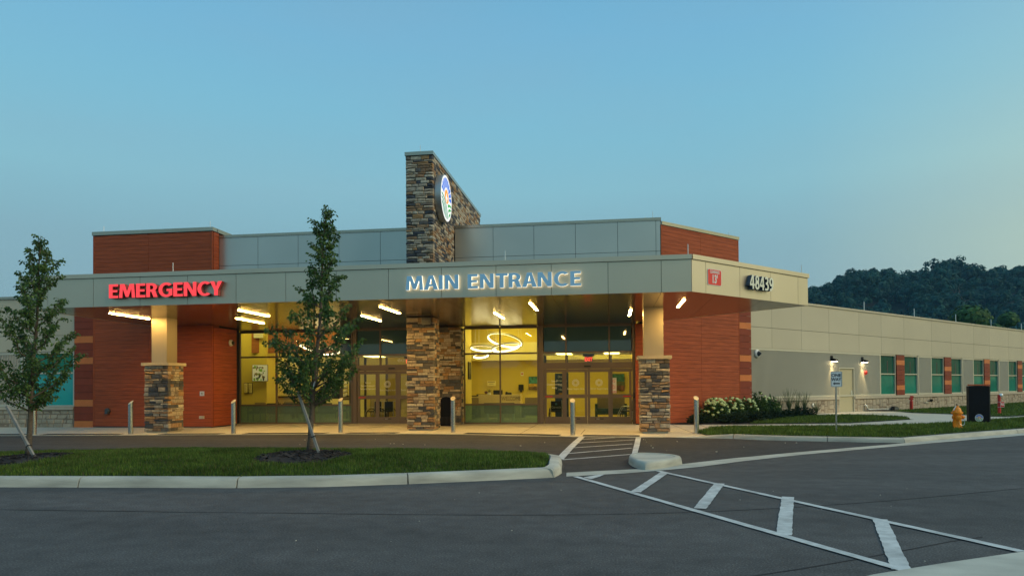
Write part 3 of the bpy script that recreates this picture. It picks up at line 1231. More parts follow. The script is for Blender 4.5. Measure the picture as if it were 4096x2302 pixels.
LOW = [(2.72, 22.5), (2.80, 23.07), (3.38, 24.65), (5.75, 24.95), (8.03, 24.85), (9.6, 25.5), (11.64, 26.64), (14.59, 29.13), (16.82, 31.13), (24, 37.5),
       (22, 31.2), (18.1, 27.85), (12.1, 23.12), (9.68, 21.2), (7.4, 19.32), (6.4, 19.5), (4.9, 19.85), (4.05, 20.2), (3.45, 20.56), (2.95, 20.75)]
lowz = lambda x, y: np.clip(.03 + .10 * np.clip((x - 2.7) / 1.2, 0, 1) - .012 * np.clip(y - 21 - np.maximum(0, (x - 8)) * .8, 0, 5), .025, .14)
turf('lawn', LOW, lowz, .7)
blades('grass', LOW, lowz, 700, .085, .010, M_GRASS, keep=lambda x, y: ~(((x - 13.2) ** 2 + (y - 26.9) ** 2) < .36))
WALK = [(3.4, 24.6), (5.75, 24.9), (8.03, 24.8), (9.6, 25.45), (11.64, 26.6), (14.59, 29.1), (16.82, 31.1), (25, 38.5), (24, 40.5), (18.9, 35.1), (17.71, 34.15), (17.2, 34.4), (16.79, 37.1), (15.7, 39.0), (15.6, 41.2), (14.2, 41.8),
        (11.6, 39.2), (10.4, 37.9), (10.3, 36.6), (11.52, 35.65), (12.62, 34.36), (12.83, 31.72), (9.2, 28.49), (5.29, 27.68), (3.4, 27.5)]
wk = MB()
wk.sheet(WALK, .022)
wk.obj('path', M_SLAB, None)['kind'] = 'structure'
BEDL = [(5.32, 27.84), (6.37, 30.14), (8.78, 34.14), (11.3, 35.6), (11.9, 35.0), (12.62, 34.36), (12.95, 33.0), (12.6, 31.5), (9.2, 28.55)]
upz = lambda x, y: .045 + 0 * x
turf('lawn', BEDL, upz, .9)
blades('grass', BEDL, upz, 420, .085, .013, M_GRASS)
LAWN2 = [(15.72, 41.0), (15.75, 39.05), (16.82, 37.2), (17.2, 34.45), (17.8, 34.25), (18.9, 35.2), (24, 40.6), (34, 48), (40, 66), (33, 60.3)]
turf('lawn', LAWN2, upz, 1.5)
blades('grass', LAWN2, upz, 190, .09, .02, M_GRASS, keep=lambda x, y: (x - y < -27.7) | (x < 60))
bed = MB()
bed.sheet([(3.42, 27.56), (5.30, 27.84), (6.37, 30.14), (8.78, 34.14), (10.35, 35.9), (10.35, 37.75), (6.3, 33.8), (6.0, 31.6), (2.35, 27.95), (2.5, 27.6)], .03)
bed.obj('mulch_bed', M_SOIL, None)['kind'] = 'structure'
for (a, b, ra, rb) in M2E:
    m = MB()
    n = 260
    for k in range(n):
        th, q = rnd.uniform(0, 2 * PI), math.sqrt(rnd.uniform(0, 1))
        x, y = a + ra * q * math.cos(th), b + rb * q * math.sin(th)
        z = float(island_z(np.array([x]), np.array([y]))[0]) + .07 * (1 - q * q)
        l_, w_ = rnd.uniform(.03, .07), rnd.uniform(.008, .02)
        t = rnd.uniform(0, PI)
        c, s_ = math.cos(t), math.sin(t)
        tl = rnd.uniform(-.02, .02)
        m.add([(x - c * l_ - s_ * w_, y - s_ * l_ + c * w_, z + .012 - tl), (x + c * l_ - s_ * w_, y + s_ * l_ + c * w_, z + .012 + tl), (x + c * l_ + s_ * w_, y + s_ * l_ - c * w_, z + .02 + tl), (x - c * l_ + s_ * w_, y - s_ * l_ - c * w_, z + .02 - tl),
               (x, y, z + .035)], [(0, 1, 4), (1, 2, 4), (2, 3, 4), (3, 0, 4)])
    # the heaped bed under the chips
    rings = []
    for q in (1.04, .85, .6, .3, .02):
        rings.append(len(m.v))
        for j in range(24):
            th = 2 * PI * j / 24
            x, y = a + ra * q * math.cos(th), b + rb * q * math.sin(th)
            m.v.append((x, y, float(island_z(np.array([x]), np.array([y]))[0]) + .07 * max(0, 1 - q * q) + (.0 if q < 1 else -.03)))
    for i in range(4):
        for j in range(24):
            m.f.append((rings[i] + j, rings[i] + (j + 1) % 24, rings[i + 1] + (j + 1) % 24, rings[i + 1] + j))
            m.m.append(0)
    m.obj('mulch', M_MULCH, None)['kind'] = 'stuff'

# ================================================================== hills
def hill_mesh(name, f, x0, x1, y0, y1, nx, ny, m):
    h = MB()
    for j in range(ny + 1):
        for i in range(nx + 1):
            x, y = x0 + (x1 - x0) * i / nx, y0 + (y1 - y0) * j / ny
            h.v.append((x, y, f(x, y)))
    for j in range(ny):
        for i in range(nx):
            a = j * (nx + 1) + i
            h.f.append((a, a + 1, a + nx + 2, a + nx + 1))
            h.m.append(0)
    o = h.obj(name, m, None, smooth='all')
    o['kind'] = 'structure'
    return o


def hillf(x, y):
    q = x / max(y, 1)
    top = float(np.interp(q, [-.05, .05, .15, .22, .271, .300, .309, .316, .328, .348, .373, .390, .410, .433, .449, .461, .490, .523, .543, .65, .8, 1.0],
                          [4, 16, 30, 36, 38.6, 39.2, 37.5, 40.2, 41.6, 41, 42, 43.3, 42.7, 43, 44.4, 44, 42.5, 42.4, 41, 38, 30, 16])) + 1.5 * math.sin(q * 60)
    t = min(max((y - 165) / 150, 0), 1)
    t2 = min(max((y - 335) / 160, 0), 1)
    return top * (t * t * (3 - 2 * t)) * (1 - t2 * .8) - .5


hill_mesh('hill', hillf, 10, 340, 160, 500, 80, 44, mat('shaded_hill_soil', (.012, .020, .012), 1))  # ground colour darkened to stand for shade in the gaps between crowns


def crowns(name, sites, m, per, leaf):
    """many tree crowns joined: leaf clumps laid over lumpy domes"""
    Ps, As, Bs = [], [], []
    for (x, y, z, r, h) in sites:
        nb = 9
        cen = np.stack([nrng.normal(0, r * .42, nb), nrng.normal(0, r * .42, nb), nrng.uniform(.35, .92, nb) * h], 1)
        rad = nrng.uniform(.30, .52, nb) * r * (1.15 - .45 * cen[:, 2] / h)
        k = nrng.integers(0, nb, per)
        d = unit_vecs(per)
        d[:, 2] = np.abs(d[:, 2]) * nrng.choice([1, 1, 1, -.5], per)
        p = cen[k] + d * rad[k][:, None] * nrng.uniform(.75, 1.05, per)[:, None]
        p += np.array([x, y, z])
        a = unit_vecs(per)
        a -= d * (a * d).sum(1, keepdims=True) * .65
        b = np.cross(d, a)
        b /= np.linalg.norm(b, axis=1, keepdims=True) + 1e-9
        s_ = leaf * nrng.uniform(.6, 1.4, per)[:, None]
        Ps.append(p)
        As.append(a * s_)
        Bs.append(b * s_ * .7)
    return quads_obj(name, np.concatenate(Ps), np.concatenate(As), np.concatenate(Bs), m)


sites = []
for k in range(620):
    y = rnd.uniform(185, 335)
    x = rnd.uniform(.16 * y, .80 * y)
    sites.append((x, y, hillf(x, y) - 3, rnd.uniform(3.6, 7.2), rnd.uniform(7.5, 12.5)))
for k in range(150):
    y = 316 + rnd.uniform(-8, 12)
    x = rnd.uniform(.18, .72) * y
    sites.append((x, y, hillf(x, y) - 3, rnd.uniform(2.8, 5.6), rnd.uniform(8.5, 12.5)))
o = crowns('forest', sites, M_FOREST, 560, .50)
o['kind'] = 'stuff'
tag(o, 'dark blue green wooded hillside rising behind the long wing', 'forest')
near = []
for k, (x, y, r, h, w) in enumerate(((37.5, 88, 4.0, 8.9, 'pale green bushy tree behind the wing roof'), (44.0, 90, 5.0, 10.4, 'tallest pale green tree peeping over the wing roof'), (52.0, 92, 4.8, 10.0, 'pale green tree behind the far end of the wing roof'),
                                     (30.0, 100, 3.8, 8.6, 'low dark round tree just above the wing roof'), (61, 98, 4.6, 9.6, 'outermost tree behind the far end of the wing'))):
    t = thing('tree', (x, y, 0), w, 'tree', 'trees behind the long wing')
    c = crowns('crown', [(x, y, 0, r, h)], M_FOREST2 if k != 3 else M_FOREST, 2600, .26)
    c.parent = t
    c.matrix_parent_inverse = Matrix.Translation((-x, -y, 0))
    m = MB()
    m.tube([(x, y, 0), (x + .2, y, h * .35), (x, y, h * .75)], [.3, .22, .06], 7)
    m.obj('trunk', M_BARK, t)
# low hills far behind the camera and to the left, mirrored in the dark panes
hill_mesh('hill', lambda x, y: 16 * math.exp(-((x + 60) / 120) ** 2) * math.exp(-((y + 420) / 90) ** 2) + 10 * math.exp(-((x - 160) / 110) ** 2) * math.exp(-((y + 420) / 90) ** 2) - .4, -400, 400, -600, -260, 40, 14, mat('far_hill', (.02, .035, .02), 1))

# the damp evening air that dims the far hill
hz = MB()
hz.box(-620, 620, -640, 620, -1.6, 75)
o = hz.obj('haze', [], None)
hm = bpy.data.materials.new('haze')
hm.use_nodes = True
hn, hl = hm.node_tree.nodes, hm.node_tree.links
hn.remove(hn['Principled BSDF'])
pv = hn.new('ShaderNodeVolumePrincipled')
pv.inputs['Color'].default_value = (.30, .66, 1, 1)
pv.inputs['Density'].default_value = .00028
hl.new(pv.outputs[0], hn['Material Output'].inputs['Volume'])
o.data.materials.append(hm)
o['kind'] = 'stuff'

# ================================================================== the main building
bld = thing('hospital_building', (-7, 28, 0), 'low entrance building clad in red boards and grey metal panels with tall glass shopfronts', 'building')
F25, F28, F27, F26 = front(25.3), front(28.25), front(27.07), front(25.76)
ROW = .157


def planks(fr, us, z0, z1, m=M_WOOD, gap=.008, d=.022):
    """rows of boards between the joints us"""
    z = z0
    while z < z1 - .02:
        zt = min(z + ROW, z1)
        for a, b in zip(us[:-1], us[1:]):
            ubox('plank', m, bld, fr, a + .004, b - .004, 0, d + rnd.uniform(-.0015, .0015), z, zt - gap)
        z = zt


core = MB()
core.box(-20.70, -15.57, 25.31, 27.06, 0, 7.76)             # left red block
core.box(-20.70, -16.35, 27.06, 28.3, 0, 7.76)
core.box(-16.35, -16.10, 27.06, 28.24, 0, 4.2)
core.box(-7.0, 1.92, 27.09, 27.4, 4.1, 7.87)            # parapet walls
core.box(-15.6, -7.0, 25.78, 26.1, 4.1, 7.56)
core.box(-16.4, -7.0, 28.35, 28.6, 4.1, 7.0)
core.box(-16.09, 1.2, 28.35, 28.5, 4.05, 5)
core.prism([(1.0, 27.62), (1.98, 27.62), (6.10, 31.74), (6.10, 33.0), (1.0, 28.6)], 0, 3.9)
core.prism([(1.93, 27.64), (5.49, 31.13), (3.9, 33.2), (1.2, 33.2), (1.2, 28.4)], 3.9, 7.84)
core.obj('wall', M_DARK, bld)
roof = MB()
roof.box(-16.4, 1.9, 27.4, 40, 6.9, 7.0)
roof.box(-15.5, -7.2, 26.1, 27.4, 6.9, 7.0)
roof.obj('roof', M_ROOF, bld)

# left red wall, its return towards the doors, the little front wall and the slanting wall on the right
planks(F25, [-20.68, -18.29, -15.6], .06, 7.76)
planks(east(-15.55), [25.36, 25.74], 4.0, 7.76)
planks(east(-15.55), [25.36, 27.05], .06, 4.0)
planks(front(27.6), [.96, 1.985], .06, 4.0)
W18 = slant(-18.1)
planks(W18, [20.97, 23.33, 25.90], .06, 7.84)
tr = MB()
for (fr, a, b, z1) in ((F25, -20.74, -20.68, 7.77), (F25, -15.6, -15.53, 7.77)):
    tr.fbox(fr, a, b, -.02, .03, .05, z1)
tr.fbox(W18, 25.90, 25.94, -.02, .028, .05, 7.84)
tr.fbox(W18, 20.90, 20.965, -.02, .028, .05, 7.84)
tr.obj('corner_trim', M_WOOD, bld)
bs = MB()
bs.fbox(F25, -20.72, -15.53, -.05, .012, 0, .058)
bs.fbox(east(-15.55), 25.33, 27.05, -.05, .012, 0, .058)
bs.fbox(front(27.6), .96, 2.0, -.05, .012, 0, .058)
bs.fbox(W18, 20.93, 25.9, -.05, .012, 0, .058)
bs.obj('plinth', M_BLACK, bld)
# copings
cp = MB()
cp.fbox(F25, -20.78, -15.50, -.3, .05, 7.775, 7.92)
cp.obj('coping', M_COPING, bld)
for fr, q0, q1, zz0, zz1 in ((east(-15.50), 25.56, 29.5, 7.775, 7.92), (F26, -15.52, -7.15, 7.576, 7.685), (F27, -6.14, 1.97, 7.885, 8.0)):
    cp = MB()
    cp.fbox(fr, q0, q1, -.3, (.0 if q0 > 0 else .05), zz0, zz1)
    cp.obj('coping', M_COPING, bld)
cp = MB()
cp.fbox(W18, 20.95, 25.97, -.35, .05, 7.85, 7.985)
cp.obj('coping', M_COPING, bld)
# grey parapet panels: a tall row over a low row
xs = [-15.52, -13.86, -12.17, -10.48, -8.80, -7.15]
xs2 = [-6.14, -4.587, -2.955, -1.321, .314, 1.77, 1.94]
for L, fr, zm, zt in ((xs, F26, 6.453, 7.57), (xs2, F27, 6.708, 7.88)):
    for a, b in zip(L[:-1], L[1:]):
        ubox('metal_panel', M_GREY, bld, fr, a + .007, b - .007, 0, .022, zm + .008, zt)
        ubox('metal_panel', M_GREY, bld, fr, a + .007, b - .007, 0, .022, 5.0, zm - .007)
# banded columns of boards beside the red walls
BH = .286


def boards(parent, fr, u0, u1, z0, n, orange, d=.03, bh=BH):
    for i in range(n):
        ubox('board', M_ORANGE if i in orange else M_MAROON, parent, fr, u0, u1, 0, d, z0 + i * bh + (.0 if i else 0), z0 + (i + 1) * bh - .012)


boards(bld, F25, -21.58, -20.75, .0, 16, {0, 3, 9, 12})
bk_ = MB()
bk_.box(-21.6, -20.72, 25.31, 26, 0, 5.2)
bk_.obj('wall', M_DARK, bld)
boards(bld, W18, 25.945, 26.79, .0, 20, {14, 9, 6})

# ---- shopfronts
DOORS = []


def shop_bay(us, z_rail=.81, z_tr=2.90, ztop=4.0, z0=.0):
    m = MB()
    w = .055
    for u in us:
        m.fbox(F28, u - w / 2, u + w / 2, -.06, .05, z0, ztop)
    for a, b in ((z0, z0 + .07), (z_rail - .035, z_rail + .035), (z_tr - .035, z_tr + .035), (ztop - .06, ztop + .03)):
        for u, v in zip(us[:-1], us[1:]):
            m.fbox(F28, u + w / 2, v - w / 2, -.058, .048, a, b)
    m.obj('window_frame', M_FRAME, bld)
    for u, v in zip(us[:-1], us[1:]):
        ubox('pane', M_FILM, bld, F28, u + w / 2, v - w / 2, -.012, 0, z0 + .07, z_rail - .035)
        ubox('pane', M_GLASS, bld, F28, u + w / 2, v - w / 2, -.012, 0, z_rail + .035, z_tr - .035)
        ubox('pane', M_GLASS, bld, F28, u + w / 2, v - w / 2, -.012, 0, z_tr + .035, ztop - .06)


shop_bay([-16.06, -14.362, -12.641, -10.93])
shop_bay([-6.03, -4.527, -2.96], .81, 2.915, 4.0)


def door_bay(u0, u1, mull, leafs, skip=None):
    m = MB()
    w = .06
    m.fbox(F28, u0 - .16, u0, -.06, .06, 0, 4.03)
    if u1 < 1.5:
        m.fbox(F28, u1, u1 + .07, -.06, .06, 0, 4.03)
    for a, b in ((2.47 if 0 else 2.25, 2.50), (2.895, 2.955), (3.96, 4.03)):
        m.fbox(F28, u0, u1, -.058, .075 if a < 2.4 else .05, a, b)
    for u in mull:
        m.fbox(F28, u - w / 2, u + w / 2, -.059, .052, 2.5, 4.0)
    m.obj('door_frame', M_FRAME, bld)
    us = [u0] + mull + [u1]
    for u, v in zip(us[:-1], us[1:]):
        ubox('spandrel_pane', M_SPAN, bld, F28, u + .03, v - .03, -.02, 0, 2.955, 3.96)
        ubox('pane', M_GLASSD, bld, F28, u + .03, v - .03, -.012, 0, 2.50, 2.895)
    for k, (a, b) in enumerate(leafs):
        if b - a < .3:
            continue
        dd = .03 if k in (1, 2) else -.02
        f = MB()
        st = .105
        for (p, q, z0, z1) in ((a, a + st, .02, 2.24), (b - st, b, .02, 2.24), (a + st, b - st, .02, .30), (a + st, b - st, 1.06, 1.21), (a + st, b - st, 2.11, 2.24)):
            f.fbox(F28, p, q, dd - .025, dd + .025, z0, z1)
        o = f.obj('sliding_door', M_FRAME, bld)
        DOORS.append((o, a, b, dd))
        ubox('pane', M_GLASSD, o, F28, a + st, b - st, dd - .008, dd, .30, 1.06)
        ubox('pane', M_GLASSD, o, F28, a + st, b - st, dd - .008, dd, 1.21, 2.11)


door_bay(-10.72, -7.16, [-9.754 + .08], [(-10.70, -9.79), (-9.82, -8.90), (-8.89, -7.97), (-8.0, -7.16)])
door_bay(-2.73, .86, [-1.80, -.048], [(-2.71, -1.86), (-1.89, -.945), (-.935, -.0), (-.03, .84)])
fill = MB()
fill.fbox(F28, -2.93, -2.885, -.05, .02, 0, 4.02)
fill.fbox(F28, -10.9, -10.88, -.05, .02, 0, 4.02)
fill.fbox(F28, .93, .97, -.4, .02, 0, 4.02)
fill.obj('post', M_FRAME, bld)
# door furniture and print on the glass
for k, (o, a, b, dd) in enumerate(DOORS):
    mid = (a + b) / 2
    c = k % 4
    if c in (1, 2):
        for z, ww in ((1.62, 0),):
            n = MB()
            for q in range(14):          # the shell-like crest on the glass
                t = PI * 2 * q / 14
                r0, r1 = .05, .15
                for_ = [(mid + r0 * math.cos(t - .10), z + .06 + r0 * math.sin(t - .10)), (mid + r1 * math.cos(t - .16), z + .06 + r1 * math.sin(t - .16)), (mid + r1 * math.cos(t + .16), z + .06 + r1 * math.sin(t + .16)), (mid + r0 * math.cos(t + .10), z + .06 + r0 * math.sin(t + .10))]
                n.add([F28.P(u, dd + .003, zz) for u, zz in for_], [(0, 1, 2, 3)])
            n.obj('emblem', mat('frost_print', (.55, .56, .48), .8) if 'frost_print' not in MATS else MATS['frost_print'], o)
        flat_text(o, F28, mid, dd + .003, 1.40, 'Better begins here', .115, MATS['frost_print'], sx=.8)
        lb = ubox('label', M_BLACK, o, F28, mid - .17, mid + .17, dd + .025, dd + .027, .2, .235)
        ubox('label', M_WHITE, o, F28, mid - .12, mid + .02, dd + .0275, dd + .0285, .212, .222)
    elif c == 0:
        flat_text(o, F28, mid, dd + .003, 1.72, 'Suite A' if k < 4 else 'Suite B', .10, MATS.get('white_print') or mat('white_print', (.8, .8, .78), .7), sx=.85)
        flat_text(o, F28, mid, dd + .003, 1.59, 'Genesis Coshocton', .10, MATS['white_print'], sx=.78)
        flat_text(o, F28, mid, dd + .003, 1.46, 'Emergency Department' if k < 4 else 'Imaging', .10, MATS['white_print'], sx=.70)
    if c in (0, 3):
        x = a + .05 if c == 0 else b - .35
        lb = ubox('label', M_RED, o, F28, x, x + .30, dd + .025, dd + .027, 1.10, 1.145)
for u, w_ in ((-9.15, 0), (-.93, 0)):
    o = MB()
    o.fbox(F28, u - .135, u + .135, .075, .125, 2.315, 2.375)
    o.obj('motion_sensor', M_BLACK, bld)
flat_text(bld, F28, -8.75, .006, 2.62, '48439', .19, MATS['frost_print'], sx=.8)
flat_text(bld, F28, -1.45, .006, 2.62, '48439', .19, MATS['frost_print'], sx=.8)
ubox('button_box', M_BLACK, bld, F28, .90, .95, .06, .11, 1.05, 1.27)

# ================================================================== canopy
can = thing('entrance_canopy', (-7, 23, 4.02), 'broad flat entrance canopy with a deep grey metal fascia and a slanting tan corner', 'canopy')
CP = [(-17.93, 18.83), (2.157, 18.83), (6.184, 22.857), (.84, 28.2), (-17.93, 28.2)]
FF, FW, FL = front(18.83), slant(-11.789), west(-17.93)
zs, zc = 4.02, 4.885
js = [-17.93, -16.98, -15.439, -13.9, -12.363, -10.826, -9.284, -7.752, -6.204, -4.667, -3.118, -1.586, -.048, 1.363, 2.150]
for a, b in zip(js[:-1], js[1:]):
    ubox('fascia_panel', M_PANEL, can, FF, a + .006, b - (.006 if b < 2.1 else 0), -.03, 0, zs, zc - .012)
ws = [14.843, 15.43, 16.963, 18.488, 19.963, 20.53]
for a, b in zip(ws[:-1], ws[1:]):
    ubox('fascia_panel', M_PANEL, can, FW, a + .006, b - .006, -.03, 0, zs, zc - .012)
FRE = Frame(6.184, 22.857, 135)
for a, b in ((0, 1.5), (1.5, 3.0), (3.0, 4.5), (4.5, 5.6)):
    ubox('fascia_panel', M_PANEL, can, FRE, a + .006, b - .006, -.03, 0, zs, zc - .012)
for a, b in ((-25.28, -23.5), (-23.5, -21.9), (-21.9, -20.4), (-20.4, -18.84)):
    ubox('fascia_panel', M_PANEL, can, FL, a + .006, b - .006, -.03, 0, zs, zc - .012)


def clip(poly, ax, v, keep_less):
    out = []
    n = len(poly)
    for i in range(n):
        a, b = poly[i], poly[(i + 1) % n]
        ia = (a[ax] <= v) == keep_less
        ib = (b[ax] <= v) == keep_less
        if ia:
            out.append(a)
        if ia != ib:
            t = (v - a[ax]) / (b[ax] - a[ax])
            out.append((a[0] + (b[0] - a[0]) * t, a[1] + (b[1] - a[1]) * t))
    return out


inner = [(-17.90, 18.86), (2.145, 18.86), (6.14, 22.857), (.82, 28.17), (-17.90, 28.17)]
gx = js[:-1] + [2.9, 4.45, 6.3]
gy = [18.8, 20.0, 22.62, 25.25, 28.3]
for i in range(len(gx) - 1):
    for j in range(len(gy) - 1):
        q = inner
        for ax, v, k in ((0, gx[i] + .005, False), (0, gx[i + 1] - .005, True), (1, gy[j] + .005, False), (1, gy[j + 1] - .005, True)):
            if q:
                q = clip(q, ax, v, k)
        if len(q) > 2:
            m = MB()
            m.prism(q, zs + .004, zs + .03)
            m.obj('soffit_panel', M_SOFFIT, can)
body = MB()
body.prism([(-17.89, 18.87), (2.14, 18.87), (6.12, 22.857), (.80, 28.16), (-17.89, 28.16)], zs + .035, 4.87)
body.obj('roof', M_DARK, can)
cp = MB()
cp.fbox(FF, -17.96, 2.157, -.25, .035, zc, 5.01)
cp.obj('coping', M_PANEL, can)
cp = MB()
cp.fbox(FW, 14.857, 20.56, -.25, .035, zc, 5.011)
cp.obj('coping', M_PANEL, can)
cp = MB()
cp.fbox(FRE, .0, 5.6, -.25, .03, zc, 5.012)
cp.obj('coping', M_PANEL, can)
cp = MB()
cp.fbox(FL, -25.28, -18.80, -.25, .03, zc, 5.012)
cp.obj('coping', M_PANEL, can)

# ---- lights let into the soffit
k = 0
WHERE = ['over the wall light side at the left end', '', '', '', '']
lab = {(-16.2, 0): 'soffit light strip in front of the left stone pillar', (-11.68, 0): 'soffit light strip just left of the second young tree, nearer the fascia', (-7.01, 0): 'soffit light strip nearest the M of MAIN ENTRANCE, front row',
       (-2.36, 0): 'soffit light strip below the letters TRA of the MAIN ENTRANCE sign', (2.13, 0): 'soffit light strip to the right of the right stone pillar',
       (-13.14, 1): 'soffit light strip above the left shopfront, back row', (-8.49, 1): 'soffit light strip above the left sliding doors, back row', (-3.84, 1): 'soffit light strip above the lit lobby window with the ring lamps', (.67, 1): 'soffit light strip above the right end of the right sliding doors'}
for (x, row), lb in lab.items():
    y0, y1 = ((20.48, 22.42), (22.86, 24.80))[row]
    t = thing('soffit_light', (x, (y0 + y1) / 2, zs), lb, 'light', 'light strips in the canopy soffit')
    m = MB()
    for (a, b, c, d) in ((x - .052, x - .037, y0 - .02, y1 + .02), (x + .037, x + .052, y0 - .02, y1 + .02), (x - .037, x + .037, y0 - .02, y0), (x - .037, x + .037, y1, y1 + .02)):
        m.box(a, b, c, d, zs - .006, zs + .003)
    m.obj('frame', M_FRAME, t)
    m = MB()
    m.box(x - .037, x + .037, y0, y1, zs - .012, zs + .002)
    m.obj('diffuser', M_STRIP, t)

# ================================================================== stone pillars, tower and wall
def pier(X0, X1, Y0, sx0, sx1, zcap, label):
    t = thing('stone_pillar', ((X0 + X1) / 2, Y0 + .46, 0), label, 'pillar', 'stone pillars under the canopy')
    d = X1 - X0
    stone_body(t, X0, X1, Y0, Y0 + d, .07, zcap, 300)
    m = MB()
    m.box(X0 + .06, X1 - .06, Y0 + .06, Y0 + d - .05, .0, .08)
    m.obj('footing', M_SLAB, t)
    m = MB()
    m.box(X0 - .07, X1 + .07, Y0 - .07, Y0 + d + .05, zcap, zcap + .105)
    m.obj('cap', M_SILL, t)
    m = MB()
    sd_ = (sx1 - sx0)
    ym = Y0 + d / 2
    m.box(sx0, sx1, ym - sd_ / 2, ym + sd_ / 2, zcap + .105, 4.03)
    m.obj('shaft', M_SHAFT, t)
    return t


pier(-16.12, -15.22, 22.05, -15.95, -15.37, 2.35, 'left stone pillar with a tan metal shaft below the EMERGENCY sign')
pier(.92, 1.85, 22.37, 1.06, 1.68, 2.38, 'right stone pillar with a tan metal shaft beside the red slanting wall')
XA, XB = -7.135, -6.16
cpil = thing('stone_pillar', (-6.65, 24.1, 0), 'tall all stone pillar between the two glass entrances, rising to the soffit', 'pillar', 'stone pillars under the canopy')
stone_body(cpil, XA, XB, 23.645, 24.5, .06, 4.0, 300)
m = MB()
m.box(XA + .05, XB - .05, 23.7, 24.45, 0, .07)
m.obj('footing', M_SLAB, cpil)
m = MB()
m.tube([(-6.35, 23.66, .62), (-6.35, 23.60, .62), (-6.35, 23.58, .60)], [.07, .075, .05], 10)
m.obj('hose_tap', M_FRAME, cpil)
rear = thing('stone_wall', (-6.65, 28, 0), 'dark stone wall end behind the middle stone pillar, beside the lobby window', 'wall')
stone_body(rear, XA - .02, -6.09, 27.55, 28.32, .0, 4.0, 220, 'FR')
m = MB()      # dark mechanical housing at the head of the pillar
m.box(-6.55, -6.22, 23.50, 23.62, 3.72, 3.98)
m.obj('ceiling_box', M_BLACK, cpil)
tow = thing('stone_tower', (-6.65, 28, 4.9), 'tall thin stone fin tower rising above the canopy with the round lit emblem', 'tower')
m = MB()
m.box(XA + .03, XB - .03, 23.675, 32.6, 4.4, 9.72)
m.obj('mortar_core', M_MORTAR, tow)
F23, E6 = front(23.645), east(XB)
cells, side, far = [], [], []
for (z, zt) in courses(0, 1, 5.0, 9.73):
    for (a, b, c, d) in fill_row(XA, XB, z, zt):
        e0, e1 = a <= XA + .001, b >= XB - .02
        cells.append((F23, a - (.012 if e0 else 0), b + (.02 if e1 else 0), -(.2 if e0 or e1 else .06), rnd.uniform(0, .028), c, d))
    for (a, b, c, d) in fill_row(23.82, 27.0, z, zt, w=(.2, .55)):
        side.append((E6, a, b, -.06, rnd.uniform(0, .026), c, d))
    if z > 7.6:
        for (a, b, c, d) in fill_row(27.0, 32.6, z, zt, w=(.2, .55)):
            far.append((E6, a, b, -.06, rnd.uniform(0, .026), c, d))
side.sort(key=lambda q: q[1])
lay_stones(tow, cells + side + far, M_STONE, M_STONE2, 300)
m = MB()
m.box(XA - .03, XB + .03, 23.605, 32.71, 9.735, 9.86)
m.obj('coping', M_COPING, tow)

# ================================================================== the long wing on the right
wing = thing('clinic_wing', (18, 46, 0), 'long tan panelled wing with teal windows and a stone base running off to the right', 'building')
W = slant(-19.5)
SE = 72.0
m = MB()
m.fbox(W, 28.2, SE, -14, -.2, 0, 5.6)
m.obj('wall', M_DARK, wing)
m = MB()
m.fbox(W, 28.2, SE, -14, -.3, 5.6, 5.66)
m.obj('roof', M_ROOF, wing)
pj = [28.6, 30.64, 33.29, 36.0, 39.24, 41.88, 44.8, 48.69, 51.71, 55.53, 58.43, 62.25, 65.1, 68.9, 72]
for a, b in zip(pj[:-1], pj[1:]):
    ubox('wall_panel', M_TAN, wing, W, a + .008, b - .008, -.05, 0, 3.335, 4.33)
    ubox('wall_panel', M_TAN, wing, W, a + .008, b - .008, -.05, 0, 4.348, 5.67)
m = MB()
m.fbox(W, 28.2, SE, -.4, .05, 5.68, 5.78)
m.fbox(W, 28.2, SE, -.05, .03, 5.672, 5.68)
m.obj('coping', M_TAN, wing)
for a, b in ((28.6, 30.64), (30.64, 33.29), (33.29, 36.0), (36.0, 36.95), (38.62, 39.24), (39.24, 41.88), (41.88, 44.8), (44.8, 48.69), (48.69, 51.71), (51.71, 55.53), (55.53, 58.43), (58.43, 62.25), (62.25, 65.1), (65.1, 68.9), (68.9, 72)):
    ubox('sill', M_SILL, wing, W, a + .004, b - .004, -.05, .06, .735, .88)


def corr(u0, u1, z0, z1, holes=None, parent=wing, fr=W, pitch=.09):
    """ribbed sheet with a flat frame round it"""
    f = MB()
    e = .09
    for (a, b, c, d) in ((u0, u0 + e, z0, z1), (u1 - e, u1, z0, z1), (u0 + e, u1 - e, z0, z0 + e), (u0 + e, u1 - e, z1 - e, z1)):
        f.fbox(fr, a, b, -.05, .0, c, d)
    f.obj('panel_frame', M_FRAMEL, parent)
    s_ = MB()
    u = u0 + e
    spans = [(u0 + e, u1 - e, z0 + e, z1 - e)]
    if holes:
        h0, h1, hz = holes
        spans = [(u0 + e, h0, z0 + e, z1 - e), (h0, h1, hz, z1 - e), (h1, u1 - e, z0 + e, z1 - e)]
    for a, b, c, d in spans:
        n = max(1, int((b - a) / pitch))
        p = (b - a) / n
        for i in range(n):
            x = a + i * p
            pts = [(x, -.075), (x + p * .42, -.075), (x + p * .5, -.012), (x + p * .92, -.012), (x + p, -.075)]
            vs = [fr.P(q, dd, c) for q, dd in pts] + [fr.P(q, dd, d) for q, dd in pts]
            s_.add(vs, [(j, j + 1, j + 6, j + 5) for j in range(4)])
    s_.obj('corrugated_sheet', M_CORR, parent, fix=False)


